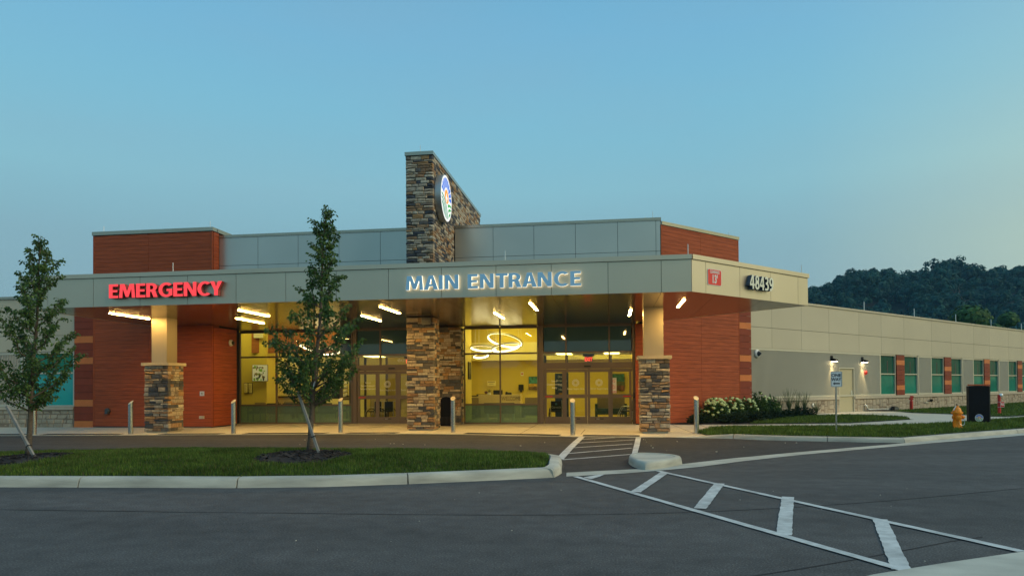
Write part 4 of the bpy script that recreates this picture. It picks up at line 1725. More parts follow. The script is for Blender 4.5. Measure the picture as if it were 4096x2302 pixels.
corr(28.65, 41.75, .89, 3.325, (36.93, 38.66, 2.50))
for a, b in ((46.70, 48.64), (53.52, 55.48), (60.22, 62.20)):
    corr(a, b, .89, 3.325)
WIN = [(41.78, 43.70), (44.80, 46.68), (48.67, 50.55), (51.68, 53.48), (55.51, 57.34), (58.45, 60.18), (62.23, 64.05), (65.1, 66.9)]
for a, b in WIN:
    f = MB()
    e = .06
    for (p, q, c, d) in ((a, a + e, .885, 3.32), (b - e, b, .885, 3.32), (a + e, b - e, .885, .965), (a + e, b - e, 3.25, 3.32), (a + e, b - e, 2.13, 2.19)):
        f.fbox(W, p, q, -.14, -.03, c, d)
    o = f.obj('window', M_FRAMEL, wing)
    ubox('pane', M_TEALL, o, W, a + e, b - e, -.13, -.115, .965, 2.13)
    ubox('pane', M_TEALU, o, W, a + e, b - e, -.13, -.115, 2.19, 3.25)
    sh = MB()      # the dark slot of the half drawn blind behind the upper pane
    sh.fbox(W, a + (b - a) * .52, a + (b - a) * .585, -.114, -.112, 2.19, 2.95)
    sh.obj('blind_gap', M_BLACK, o)
for (a, b, og) in ((43.74, 44.78, {1, 6}), (50.59, 51.66, {2, 5}), (57.38, 58.42, {2, 7}), (64.09, 65.06, {1, 6})):
    boards(wing, W, a, b, .89, 8, og, .02, .304)
# rock faced base
mb = MB()
mb.fbox(W, 28.4, 36.95, -.06, -.004, 0, .735)
mb.fbox(W, 38.62, SE, -.06, -.004, 0, .735)
mb.obj('mortar_bed', M_BMORTAR, wing)


def rubble(u0, u1, zt):
    """squared rubble of mixed block sizes"""
    cells = []
    u = u0
    while u < u1 - .1:
        w = rnd.uniform(.55, .95)
        w = min(w, u1 - u)
        k = rnd.random()
        g = .022
        if k < .35:
            a = w * rnd.uniform(.35, .65)
            h = zt * rnd.uniform(.35, .65)
            h2 = zt * rnd.uniform(.3, .7)
            cc = [(0, a, 0, h), (0, a, h, zt), (a, w, 0, h2), (a, w, h2, zt)]
        elif k < .7:
            a = w * rnd.uniform(.3, .7)
            h = zt * rnd.uniform(.4, .6)
            b = w * rnd.uniform(.3, .7)
            h3 = zt * .3
            cc = [(0, w, 0, h3), (0, b, h3, zt), (b, w, h3, h3 + (zt - h3) * .5), (b, w, h3 + (zt - h3) * .5, zt)]
        else:
            a = w * .5
            cc = [(0, a, 0, zt * .3), (0, a, zt * .3, zt * .68), (0, a, zt * .68, zt), (a, w, 0, zt * .55), (a, w, zt * .55, zt)]
        cells += [(u + p, u + q - g, r_, s_ - g) for p, q, r_, s_ in cc]
        u += w
    return cells


cells = [(W, a, b, -.05, rnd.uniform(.0, .03), c, d) for a, b, c, d in rubble(28.5, 36.93, .735) + rubble(38.64, 71.5, .735)]
lay_stones(wing, cells, M_BSTONE, M_BSTONE2, 300)
# the side door
f = MB()
for (p, q, c, d) in ((36.95, 37.01, 0, 2.49), (38.56, 38.62, 0, 2.49), (37.01, 38.56, 2.42, 2.49)):
    f.fbox(W, p, q, -.12, .02, c, d)
f.obj('door_frame', M_FRAMEL, wing)
o = ubox('door', M_DOOR, wing, W, 37.02, 38.55, -.09, -.05, .03, 2.415)
h = MB()
h.fbox(W, 38.36, 38.46, -.05, -.03, .98, 1.22)
h.fbox(W, 38.22, 38.43, -.03, .0, 1.06, 1.09)
h.obj('handle', M_ROD, o)
ubox('number_plate', M_SILL, o, W, 37.6, 37.78, -.05, -.044, 1.55, 1.63)
ubox('threshold', M_ROD, wing, W, 37.0, 38.57, -.12, .03, .012, .028)
# small services on the wing's base
m = MB()
m.lathe((0, 0, 0), [(.10, 0), (.10, .03), (.05, .05)], 12, W.M(34.26, .03, .48) @ Matrix.Rotation(PI / 2, 4, 'X'))
m.obj('wall_vent', M_ROD, wing)
m = MB()
m.fbox(W, 47.55, 48.0, .0, .06, .33, .42)
m.obj('socket_box', M_FRAMEL, wing)

# ================================================================== the wing on the left
lw = thing('clinic_wing', (-27, 25.5, 0), 'pale panelled wing at the left edge with a bright aqua window over a stone base', 'building')
m = MB()
m.box(-45, -21.6, 25.5, 40, 0, 5.2)
m.obj('wall', M_DARK, lw)
for a, b in ((-21.6, -24.03), (-24.03, -26.5), (-26.5, -29), (-29, -31.5), (-31.5, -34)):
    ubox('wall_panel', M_TAN, lw, F25, b + .007, a - .007, -.05, 0, 3.10, 3.75)
    ubox('wall_panel', M_TAN, lw, F25, b + .007, a - .007, -.05, 0, 3.765, 5.27)
m = MB()
m.fbox(F25, -45, -21.6, -.4, .05, 5.285, 5.39)
m.obj('coping', M_COPING, lw)
ubox('sill', M_SILL, lw, F25, -24.0, -21.62, -.05, .06, .725, .85)
ubox('sill', M_SILL, lw, F25, -30, -24.01, -.05, .06, .725, .85)
f = MB()
for (p, q, c, d) in ((-23.93, -23.84, .86, 3.08), (-21.66, -21.61, .86, 3.08), (-23.84, -21.66, .86, .91), (-23.84, -21.66, 3.02, 3.08), (-23.84, -21.66, 2.19, 2.25)):
    f.fbox(F25, p, q, -.1, .0, c, d)
o = f.obj('window', M_FRAMEL, lw)
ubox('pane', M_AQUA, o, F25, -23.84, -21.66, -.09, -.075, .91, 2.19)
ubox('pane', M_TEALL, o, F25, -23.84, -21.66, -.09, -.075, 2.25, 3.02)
corr(-29, -23.97, .86, 3.08, None, lw, F25, .075)
m = MB()
m.fbox(F25, -34, -21.62, -.06, -.004, 0, .725)
m.obj('mortar_bed', M_BMORTAR, lw)
cells = []
for (z, zt) in ((.0, .17), (.17, .36), (.36, .55), (.55, .715)):
    for (a, b, c, d) in fill_row(-30, -21.65, z, zt, w=(.3, .62), split=.0, gap=.02):
        if rnd.random() < .5 or z > .5:
            cells.append((F25, a, b, -.05, rnd.uniform(.0, .03), c, d))
        else:
            cells.append((F25, a, (a + b) / 2 - .02, -.05, rnd.uniform(.0, .03), c, d))
            cells.append((F25, (a + b) / 2, b, -.05, rnd.uniform(.0, .03), c, d))
cells.sort(key=lambda q: -q[1])
lay_stones(lw, cells, M_BSTONE, M_BSTONE2, 300)

# ================================================================== the rooms behind the glass
M_CREAM = mat('cream_wall', (.66, .54, .12), .8)
M_CREAM2 = mat('pale_wall', (.86, .78, .36), .7)
M_CEIL = mat('ceiling_tile', (.75, .72, .62), .9)
M_FLOOR = mat('floor_tile', (.55, .46, .28), .4, noise=(2, .1))
M_IWOOD = mat('inner_wood', (.30, .105, .035), .45, noise=(2, .25, 5), stretch=(.6, .6, 12))
M_CHAIR = mat('tan_fabric', (.27, .21, .12), .9, noise=(60, .2))
M_SEAT = mat('green_fabric', (.025, .060, .045), .8)
M_DESK = mat('desk_front', (.60, .50, .27), .5, noise=(1.5, .12, 4), stretch=(1, 1, .4))
M_LAMP = emis('lit_ceiling', (1, .81, .20), 7.8)
M_RING = emis('lit_ring', (1, .88, .55), 4.5)
M_VLAMP = emis('lit_ceiling_vestibule', (1, .82, .28), 8)
room = thing('lobby_room', (-7, 32, 0), 'yellow lit lobby rooms seen through the shopfront glass', 'room')
r_ = MB()
r_.box(-20.5, 1.5, 28.5, 38.4, -.02, .006)
r_.obj('floor', M_FLOOR, room)
r_ = MB()
r_.box(-20.5, 1.5, 28.5, 38.4, 4.95, 5.0)
r_.obj('ceiling', M_CEIL, room)
r_ = MB()
r_.box(-20.6, -20.5, 28.5, 38.4, 0, 4.95)
r_.box(1.5, 1.6, 28.5, 38.4, 0, 4.95)
r_.box(-20.5, -16.4, 31.25, 31.4, 0, 4.95)        # wall with the screen and notices
r_.box(-16.5, -16.4, 31.4, 32.4, 0, 4.95)
r_.box(-20.5, -8.3, 35.2, 35.3, 0, 4.95)
r_.box(-8.4, 1.5, 36.0, 36.1, 0, 4.95)
r_.box(-8.5, -8.4, 31.6, 36, 0, 4.95)
r_.box(-6.6, -6.5, 28.5, 32.0, 0, 4.95)
r_.box(-7.2, -6.6, 31.9, 32.0, 0, 4.95)
r_.obj('inner_wall', M_CREAM, room)
r_ = MB()      # pale panelled back wall with a chair rail on the left
r_.box(-17.55, -11.5, 34.5, 34.6, 1.15, 3.2)
r_.obj('wall_panel', M_CREAM2, room)
r_ = MB()
r_.box(-17.5, -11.5, 34.42, 34.55, 1.07, 1.12)
r_.obj('chair_rail', M_BLACK, room)
r_ = MB()
r_.box(-17.5, -11.5, 34.5, 34.6, .1, 1.07)
r_.obj('wall_panel', M_DESK, room)
r_ = MB()
r_.hexa([(-17.1, 31.12, 3.26), (-10.9, 33.6, 3.20), (-10.9, 33.8, 3.20), (-17.1, 31.24, 3.26), (-17.1, 31.12, 4.94), (-10.9, 33.6, 4.94), (-10.9, 33.8, 4.94), (-17.1, 31.24, 4.94)])
r_.obj('bulkhead', M_IWOOD, room)
r_ = MB()
for q in range(3):
    r_.box(-16.95, -16.5, 31.05, 31.12, 3.97 + q * .075, 4.03 + q * .075)
r_.obj('air_grille', M_WHITE, room)
r_ = MB()
r_.box(-7.2, 1.4, 35.5, 35.95, 2.92, 3.85)
r_.obj('bulkhead', M_CREAM2, room)
# vestibules behind both pairs of doors
for k, (a, b) in enumerate(((-11.6, -7.3), (-3.0, 1.05))):
    v = MB()
    v.box(a, b, 28.55, 31.6, 2.96, 3.0)
    v.box(a, a + .04, 28.55, 31.6, 3.0, 4.9)
    v.box(b - .04, b, 28.55, 31.6, 3.0, 4.9)
    v.box(a + .04, b - .04, 31.55, 31.6, 3.0, 4.9)
    v.obj('vestibule_ceiling', M_CEIL, room)
    v = MB()
    for x in (a, b - .08):
        for y in (28.6, 29.6, 30.6, 31.5):
            v.box(x, x + .08, y, y + .09, 0, 2.95)
        v.box(x + .005, x + .075, 28.6, 31.5, 1.0, 1.07)
        v.box(x + .005, x + .075, 28.6, 31.5, 0, .1)
    for x in np.linspace(a, b - .09, 5):
        v.box(x, x + .09, 31.5, 31.58, 0, 2.95)
    v.box(a, b, 31.5, 31.57, 2.2, 2.32)
    v.box(a, b, 31.5, 31.57, 1.05, 1.17)
    v.obj('inner_frame', M_FRAME, room)
    for q, x in enumerate((a + 1.0, b - 1.0)):
        l_ = MB()
        l_.box(x - .32, x + .32, 29.6, 30.7, 2.935, 2.955)
        l_.obj('ceiling_panel', M_VLAMP, room)
for x, y in ((-17.5, 29.9), (-15.3, 29.9), (-13.2, 30.0), (-15.0, 32.4), (-13.0, 32.6), (-18.0, 33.4), (-11.0, 33.6), (-5.0, 29.9), (-5.0, 32.2), (-5.4, 34.6), (-2.2, 33.2), (0, 33.2), (-2.2, 35.0), (0, 35.0)):
    l_ = MB()
    l_.box(x - .7, x + .7, y - .55, y + .55, 4.90, 4.94)
    l_.obj('ceiling_panel', M_LAMP, room)
l_ = MB()
l_.box(-18.2, -17.56, 34.45, 34.55, 2.50, 2.74)
l_.obj('lit_panel', M_RING, room)
l_ = MB()
l_.box(-18.3, -17.52, 34.2, 34.9, 0, 1.25)
l_.box(-18.35, -17.5, 34.15, 34.95, 1.25, 1.29)
l_.obj('counter', M_DESK, room)


def place(name, parts, loc, label, cat, group=None):
    """a thing from (part name, builder, material) triples"""
    t = thing(name, loc, label, cat, group)
    for pn, mb, m in parts:
        mb.obj(pn, m, t)
    return t


def B(*boxes):
    m = MB()
    for b in boxes:
        m.box(*b)
    return m


t = thing('television', (-16.63, 31.0, 2.3), 'wall screen showing drifting green and brown shapes behind the left shopfront', 'television')
F = Frame(-16.63, 31.05, 10)
m = MB()
m.fbox(F, -.37, .37, -.05, .0, 1.89, 2.68)
m.fbox(F, -.05, .05, -.2, -.05, 2.2, 2.4)
m.obj('casing', M_BLACK, t)
m = MB()
m.fbox(F, -.355, .355, .0, .004, 1.905, 2.665)
m.obj('screen', emis('screen_glow', (.14, .20, .26), .35), t)
blots = [mat('screen_green', (.1, .2, .02), .5, emit=((.22, .36, .05), .5)), mat('screen_brown', (.1, .08, .02), .5, emit=((.30, .22, .06), .4)), mat('screen_dark', (.02, .03, .03), .5)]
for q in range(3):
    m = MB()
    for k in range(12):
        u, z, a, b = rnd.uniform(-.30, .22), rnd.uniform(1.95, 2.6), rnd.uniform(.02, .07), rnd.uniform(.02, .08)
        m.add([F.P(u + a * math.cos(i * PI / 4), .006 + q * .001, z + b * math.sin(i * PI / 4)) for i in range(8)], [tuple(range(8))])
    m.obj('blot', blots[q], t)
for k, (x, lb) in enumerate(((-17.44, 'framed notice left of its pair, on the yellow wall below the screen'), (-17.21, 'framed notice nearer the screen, right of its pair'))):
    t = thing('notice', (x, 31.2, 1.56), lb, 'notice', 'framed notices by the screen')
    B((x - .10, x + .10, 31.2, 31.245, 1.30, 1.83)).obj('frame', M_FRAME, t)
    B((x - .085, x + .085, 31.195, 31.2, 1.33, 1.80)).obj('sheet', M_CREAM2, t)
    m = MB()
    for q in range(9):
        m.box(x - .07, x + .07 - rnd.uniform(0, .08), 31.19, 31.194, 1.36 + q * .043, 1.368 + q * .043)
    m.obj('lettering', M_FRAME, t)


def chair_at(x, y, lb, face=1, w=.62, grp='waiting chairs behind the left shopfront'):
    t = thing('waiting_chair', (x, y, 0), lb, 'chair', grp)
    h = w / 2
    B((x - h, x + h, y - .3 * face - .02, y + .28 * face + .02, .36, .47) if face > 0 else (x - h, x + h, y - .3, y + .3, .36, .47)).obj('seat', M_SEAT, t)
    yb = y + .28 * face
    m = MB()
    m.hexa([(x - h, yb - .05, .45), (x + h, yb - .05, .45), (x + h, yb + .05, .45), (x - h, yb + .05, .45), (x - h + .05, yb + .02, .88), (x + h - .05, yb + .02, .88), (x + h - .05, yb + .10, .88), (x - h + .05, yb + .10, .88)])
    m.obj('backrest', M_CHAIR, t)
    for sx in (-1, 1):
        B((x + sx * h - .03, x + sx * h + .03, y - .28, y + .28, .60, .66), (x + sx * h - .02, x + sx * h + .02, y - .28, y - .22, .0, .60), (x + sx * h - .02, x + sx * h + .02, y + .2, y + .26, .0, .60)).obj('leg', M_BLACK, t)
    return t


for k, (x, y, lb) in enumerate(((-16.5, 30.5, 'tan backed waiting chair under the screen, leftmost of the row'), (-17.2, 33.2, 'tan backed waiting chair in front of the counter with the plant'), (-16.36, 33.2, 'tan backed waiting chair just right of the first window post'),
                                (-15.6, 33.25, 'tan backed waiting chair hidden behind the leaning tree stake'), (-14.08, 33.2, 'tan backed waiting chair between the tree trunk and the coffee machine'), (-13.36, 33.25, 'tan backed waiting chair below the coffee machine'))):
    chair_at(x, y, lb)
for k, (x, w, lb) in enumerate(((-15.37, .64, 'dark green bench seat left of the first window post, near the glass'), (-14.5, .85, 'long dark green bench seat behind the second striped pane'), (-13.7, .6, 'dark green bench seat behind the tree trunk'), (-12.9, .62, 'dark green bench seat at the right end of the left shopfront'))):
    t = thing('bench', (x, 29.95, 0), lb, 'bench', 'dark green benches behind the left shopfront')
    B((x - w / 2, x + w / 2, 29.9, 30.05, .4, .86)).obj('backrest', M_SEAT, t)
    B((x - w / 2, x + w / 2, 30.05, 30.55, .36, .46)).obj('seat', M_SEAT, t)
    B((x - w / 2 + .05, x - w / 2 + .1, 29.9, 30.5, 0, .36), (x + w / 2 - .1, x + w / 2 - .05, 29.9, 30.5, 0, .36)).obj('leg', M_ROD, t)
# coffee machine and cup rack on a side counter
B((-14.35, -12.15, 33.2, 33.85, 0, 1.0)).obj('counter', M_CREAM2, room)
t = thing('coffee_machine', (-13.70, 33.4, 1.0), 'black coffee machine on the counter behind the left shopfront', 'coffee machine')
B((-13.90, -13.55, 33.2, 33.6, 1.0, 1.55)).obj('body', M_BLACK, t)
B((-13.83, -13.62, 33.22, 33.5, 1.55, 1.85)).obj('hopper', M_BLACK, t)
B((-13.87, -13.58, 33.195, 33.2, 1.47, 1.51)).obj('display', M_ROD, t)
t = thing('cup_rack', (-13.25, 33.4, 1.0), 'wire rack of white paper cups beside the coffee machine', 'rack')
m = MB()
for z in (1.05, 1.25, 1.45, 1.65):
    m.tube([(-13.45, 33.25, z), (-13.10, 33.25, z + .1)], .008, 5)
m.tube([(-13.45, 33.25, 1.0), (-13.45, 33.25, 1.65)], .01, 5)
m.tube([(-13.10, 33.25, 1.0), (-13.10, 33.25, 1.75)], .01, 5)
m.obj('frame', M_BLACK, t)
for k in range(4):
    m = MB()
    m.tube([(-13.47, 33.3, 1.1 + k * .2), (-13.17, 33.3, 1.22 + k * .2)], [.05, .07], 9)
    m.obj('cup', M_WHITE, t)
t = thing('pot_plant', (-17.73, 34.3, 1.29), 'small green plant in a tan pot on the counter below the lit panel', 'plant')
m = MB()
m.lathe((-17.73, 34.3, 1.29), [(.06, 0), (.08, .14)], 10)
m.obj('pot', M_CHAIR, t)
d = unit_vecs(60)
d[:, 2] = np.abs(d[:, 2]) + .4
P = np.array([-17.73, 34.3, 1.44]) + d * .1
quads_obj('foliage', P, d * .07, np.cross(d, [0, 0, 1.]) * .02, M_LEAF, t)
# pendant rings
def ring(x, y, z, r, tx, ty, lb):
    t = thing('ring_lamp', (x, y, z), lb, 'lamp', 'ring lamps hanging in the lobby')
    N = 44
    rot = Matrix.Rotation(tx, 3, 'X') @ Matrix.Rotation(ty, 3, 'Y')

    def prof(r0, r1, z0, z1):
        mb = MB()
        for i in range(N):
            th = 2 * PI * i / N
            c, s_ = math.cos(th), math.sin(th)
            for rr, zz in ((r0, z0), (r1, z0), (r1, z1), (r0, z1)):
                p = rot @ Vector((rr * c, rr * s_, zz))
                mb.v.append((x + p.x, y + p.y, z + p.z))
        for i in range(N):
            for j in range(4):
                a, b = i * 4 + j, i * 4 + (j + 1) % 4
                c_, d_ = ((i + 1) % N) * 4 + (j + 1) % 4, ((i + 1) % N) * 4 + j
                mb.f.append((a, b, c_, d_))
                mb.m.append(0)
        return mb
    prof(r, r + .035, -.035, .045).obj('ring', M_FRAMEL, t)
    prof(r - .03, r - .001, -.033, .040).obj('diffuser', M_RING, t)
    m = MB()
    for k in range(3):
        th = 2 * PI * k / 3 + .4
        p = rot @ Vector((r * math.cos(th), r * math.sin(th), .06))
        m.tube([(x + p.x, y + p.y, z + p.z), (x + p.x * .9, y + p.y * .9, 4.92)], .004, 4)
    m.obj('wire', M_ROD, t)


ring(-4.82, 31.5, 3.68, .81, R(-19), R(10), 'largest ring lamp, tilted down to the right, behind the lobby window')
ring(-5.83, 31.5, 3.33, .60, R(-10), R(2), 'level ring lamp at the left of the lobby window')
ring(-4.78, 31.5, 3.35, .65, R(-11), R(-10), 'ring lamp tilted down to the left, below the largest ring lamp')
ring(-5.95, 31.5, 2.99, .36, R(-14), R(-8), 'smallest ring lamp, hanging lowest, behind the window bar')
ring(-14.2, 31.5, 3.45, .6, R(-14), R(12), 'ring lamp half hidden by the second young tree, left of its trunk')
ring(-13.45, 31.5, 3.30, .6, R(-12), R(-5), 'ring lamp half hidden by the second young tree, right of its trunk')
# reception
t = thing('reception_desk', (-5.4, 33.5, 0), 'yellow reception desk with WELCOME lettered on its front', 'desk')
B((-6.45, -4.36, 33.4, 34.2, 0, 1.16)).obj('front', M_DESK, t)
B((-7.0, -6.46, 33.3, 34.2, 0, 1.08)).obj('side', M_CREAM2, t)
B((-7.05, -6.46, 33.25, 34.25, 1.08, 1.12)).obj('top', M_BLACK, t)
flat_text(t, front(33.39), -4.82, 0, .88, 'WELCOME', .27, M_FRAME, sx=.72)
for x, lb in ((-6.53, 'black office chair with a low back behind the reception desk, by the flowers'), (-5.66, 'black office chair with a tall back behind the reception desk')):
    t = thing('office_chair', (x, 34.6, 0), lb, 'chair')
    m = MB()
    m.lathe((x, 34.6, 0), [(.25, .05), (.05, .1), (.05, .45)], 10)
    m.obj('base', M_BLACK, t)
    m = MB()
    m.prism([(x - .24, 34.55), (x + .24, 34.55), (x + .2, 34.65), (x - .2, 34.65)], .5, 1.18 if x < -6 else 1.38)
    m.obj('backrest', M_BLACK, t)
    B((x - .24, x + .24, 34.3, 34.7, .45, .52)).obj('seat', M_BLACK, t)
t = thing('telephone', (-5.0, 33.7, 1.16), 'black desk telephone at the right end of the reception desk', 'telephone')
B((-5.14, -4.84, 33.6, 33.8, 1.16, 1.26)).obj('body', M_BLACK, t)
B((-5.12, -5.05, 33.58, 33.8, 1.26, 1.30)).obj('handset', M_BLACK, t)
t = thing('pot_plant', (-5.95, 33.6, 1.16), 'small plant with long leaves and a red bloom on the reception desk', 'plant')
m = MB()
m.lathe((-5.95, 33.6, 1.16), [(.09, 0), (.10, .1)], 10)
m.obj('pot', M_WHITE, t)
d = unit_vecs(26)
d[:, 2] = np.abs(d[:, 2])
quads_obj('foliage', np.array([-5.95, 33.6, 1.28]) + d * .12, d * .12, np.cross(d, [0, 0, 1.]) * .02, M_LEAF, t)
m = MB()
m.lathe((-6.1, 33.6, 1.2), [(.03, 0), (.1, .06), (.05, .14)], 9)
m.obj('bloom', mat('dark_red', (.08, .01, .01), .7), t)


def picture(x, z, w, h, y, lb, kind, frame=None):
    t = thing('picture', (x, y, z), lb, 'picture')
    fr = frame or front(y)
    u = x if frame is None else 0
    m = MB()
    m.fbox(fr, u - w / 2, u + w / 2, 0, .04, z - h / 2, z + h / 2)
    m.obj('frame', M_BLACK, t)
    cols = {'field': [((.05, .22, .26), .45, 1), ((.45, .28, .03), .22, .45), ((.16, .10, .03), 0, .22)], 'lake': [((.03, .13, .15), .55, 1), ((.10, .12, .03), .3, .55), ((.16, .06, .015), 0, .3)], 'tall': [((.10, .09, .04), .3, 1), ((.03, .03, .02), 0, .3)]}[kind]
    for k, (c, a, b) in enumerate(cols):
        n = kind + '_paint_' + 'abc'[k]
        mm = MATS.get(n) or mat(n, c, .7, noise=(6, .8, 6))
        m = MB()
        m.fbox(fr, u - w / 2 + .015, u + w / 2 - .015, .04, .045, z - h / 2 + .015 + (h - .03) * a, z - h / 2 + .015 + (h - .03) * b)
        m.obj('canvas', mm, t)


picture(-3.85, 1.73, .80, .68, 35.95, 'picture of a yellow field and blue sky at the lobby window\'s right edge', 'field')
picture(.38, 1.74, .66, .86, 35.9, 'dark lake picture behind the right sliding doors', 'lake')
picture(-6.45, 2.3, .6, .8, 31.4, 'tall narrow picture on the left wall of the lobby', 'tall', Frame(-6.49, 31.4, 90))
t = thing('soap_dispenser', (-4.66, 35.9, 1.5), 'black dispenser with a drip loop on the lobby wall', 'dispenser')
B((-4.78, -4.53, 35.82, 35.98, 1.36, 1.66)).obj('body', M_BLACK, t)
B((-4.70, -4.60, 35.84, 35.95, 1.26, 1.36)).obj('spout', M_BLACK, t)
t = thing('alarm_plate', (-4.6, 35.95, 2.2), 'small white wall plate with a red mark above the black dispenser', 'wall plate')
B((-4.67, -4.53, 35.95, 35.98, 2.12, 2.32)).obj('plate', M_WHITE, t)
B((-4.64, -4.56, 35.944, 35.95, 2.18, 2.26)).obj('mark', M_RED, t)
t = thing('wall_plaque', (-6.22, 35.9, 1.72), 'pale plaque on the wall behind the reception desk', 'plaque')
B((-6.46, -6.0, 35.93, 35.97, 1.60, 1.86)).obj('plate', M_CREAM2, t)
B((-6.42, -6.05, 35.925, 35.93, 1.79, 1.82), (-6.35, -6.12, 35.925, 35.93, 1.70, 1.72)).obj('lettering', M_FRAME, t)


def armchair(x, y, lb, w=.8, m1=None, m2=None):
    t = thing('armchair', (x, y, 0), lb, 'armchair')
    h = w / 2
    B((x - h + .1, x + h - .1, y - .35, y + .3, .2, .48)).obj('seat', m1 or M_SEAT, t)
    m = MB()
    m.hexa([(x - h + .08, y + .22, .2), (x + h - .08, y + .22, .2), (x + h - .08, y + .4, .2), (x - h + .08, y + .4, .2), (x - h + .1, y + .30, 1.02), (x + h - .1, y + .30, 1.02), (x + h - .1, y + .44, 1.02), (x - h + .1, y + .44, 1.02)])
    m.obj('backrest', m2 or M_CHAIR, t)
    for s_ in (-1, 1):
        a, b = sorted((x + s_ * h, x + s_ * (h - .12)))
        B((a, b, y - .36, y + .38, .08, .70)).obj('armrest', m1 or M_SEAT, t)


armchair(-3.7, 32.8, 'dark green armchair with a tan back below the field picture', 1.0)
armchair(-6.72, 32.9, 'tan backed armchair at the left edge of the lobby window', .8)
armchair(.0, 33.2, 'wide tan sofa chair with dark arms behind the right sliding doors', 1.5, M_SEAT, M_CHAIR)
for x, w, lb in ((-5.2, .68, 'low dark bench before the reception desk, left half of the lobby window'), (-4.52, .64, 'low dark bench before the WELCOME lettering')):
    t = thing('bench', (x, 30.2, 0), lb, 'bench')
    B((x - w / 2, x + w / 2, 30.0, 30.12, .4, .83)).obj('backrest', M_SEAT, t)
    B((x - w / 2, x + w / 2, 30.12, 30.6, .36, .46)).obj('seat', M_SEAT, t)
    B((x - w / 2 + .05, x - w / 2 + .1, 30.1, 30.55, 0, .36), (x + w / 2 - .1, x + w / 2 - .05, 30.1, 30.55, 0, .36)).obj('leg', M_ROD, t)
# exit signs inside both vestibules
M_EXIT = emis('exit_red', (1, .05, .03), 2.2)
for x, lb in ((-8.72, 'red lit EXIT sign in the left door bay, beside the stone pillar'), (-.92, 'red lit EXIT sign above the right sliding doors')):
    t = thing('exit_sign', (x, 29.3, 2.62), lb, 'exit sign')
    B((x - .17, x + .17, 29.32, 29.36, 2.56, 2.80)).obj('plate', M_FRAMEL, t)
    B((x - .24, x + .24, 29.3, 29.38, 2.80, 2.9)).obj('mount', M_FRAME, t)
    flat_text(t, front(29.315), x, 0, 2.60, 'EXIT', .22, M_EXIT, bold=.008, sx=.72)


def wheelchair(x, y, deg, lb, crest=False):
    t = thing('wheelchair', (x, y, 0), lb, 'wheelchair', 'wheelchairs inside the doors')
    Mr = Matrix.Translation((x, y, 0)) @ Matrix.Rotation(R(deg), 4, 'Z')
    T = lambda p: tuple(Mr @ Vector(p))

    def bx(a, b, c, d, e, f):
        m = MB()
        m.box(a, b, c, d, e, f)
        m.v = [T(p) for p in m.v]
        return m
    bx(-.22, .22, -.25, -.22, .48, .92).obj('backrest', M_BLACK, t)
    bx(-.22, .22, -.22, .2, .46, .5).obj('seat', M_BLACK, t)
    for s_ in (-1, 1):
        for nm, r_, c in (('wheel', .30, -.12), ('caster', .09, .28)):
            m = MB()
            n = 24 if nm == 'wheel' else 12
            m.tube([T((s_ * .29, c + r_ * math.cos(2 * PI * i / n), r_ + .01 + r_ * math.sin(2 * PI * i / n))) for i in range(n)], .018, 6, closed=True)
            if nm == 'wheel':
                for i in range(6):
                    m.tube([T((s_ * .29, c, r_ + .01)), T((s_ * .29, c + r_ * math.cos(PI * i / 3), r_ + .01 + r_ * math.sin(PI * i / 3)))], .004, 4)
            m.obj(nm, M_BLACK, t)
        m = MB()
        m.tube([T((s_ * .24, -.40, .95)), T((s_ * .24, -.25, .95)), T((s_ * .24, -.24, .1))], .012, 6)
        m.tube([T((s_ * .24, -.24, .68)), T((s_ * .24, .12, .68)), T((s_ * .24, .25, .45)), T((s_ * .2, .4, .1))], .012, 6)
        m.obj('frame', M_ROD, t)
        bx(s_ * .1 - .07, s_ * .1 + .07, .38, .52, .10, .12).obj('footrest', M_ROD, t)
    if crest:
        fr = Frame(x, y - .255, 0)
        flat_text(t, fr, 0, 0, .62, 'Genesis', .16, M_WHITE, sx=.8)
        m = MB()
        m.add([fr.P(.05 * math.cos(i * PI / 8), .002, .80 + .05 * math.sin(i * PI / 8)) for i in range(16)], [tuple(range(16))])
        m.obj('emblem', mat('crest_teal', (.10, .25, .28), .7), t)


wheelchair(-2.28, 29.3, 0, 'black wheelchair with white Genesis lettering on its back, in the right door bay', True)
wheelchair(.62, 29.8, 80, 'black wheelchair at the right edge of the right door bay')
wheelchair(-10.5, 29.7, 70, 'black wheelchair parked left of its pair, in the left door bay')
wheelchair(-9.95, 29.7, 55, 'black wheelchair parked right of its pair, in the left door bay')
# stand banner and notice in the right door bay
t = thing('banner_stand', (-2.2, 30.6, 0), 'dark blue standing banner in the right door bay reading One of America\'s Top 50 Heart', 'banner')
B((-2.45, -1.85, 30.6, 30.62, .1, 2.12)).obj('sheet', mat('banner_blue', (.03, .06, .16), .6), t)
B((-2.48, -1.82, 30.5, 30.7, 0, .1)).obj('base', M_ROD, t)
fr = front(30.595)
for z, s_ in ((1.92, 'One of'), (1.75, "America's"), (1.55, 'Top 50'), (1.36, 'Heart')):
    flat_text(t, fr, -2.15, 0, z, s_, .15, MATS['white_print'], sx=.8)
B((-2.28, -2.12, 30.59, 30.6, 1.10, 1.25)).obj('badge', mat('badge_gold', (.5, .25, .03), .6), t)
t = thing('no_smoking_notice', (.1, 28.2, 1.5), 'tall white NO SMOKING notice with red circles on the rightmost door pane', 'notice')
FD = front(28.25 + .012)
B((.03, .23, 28.246, 28.2495, 1.25, 1.87)).obj('sheet', M_WHITE, t)
flat_text(t, front(28.244), .13, 0, 1.815, 'NO SMOKING', .048, M_BLACK, sx=.62)
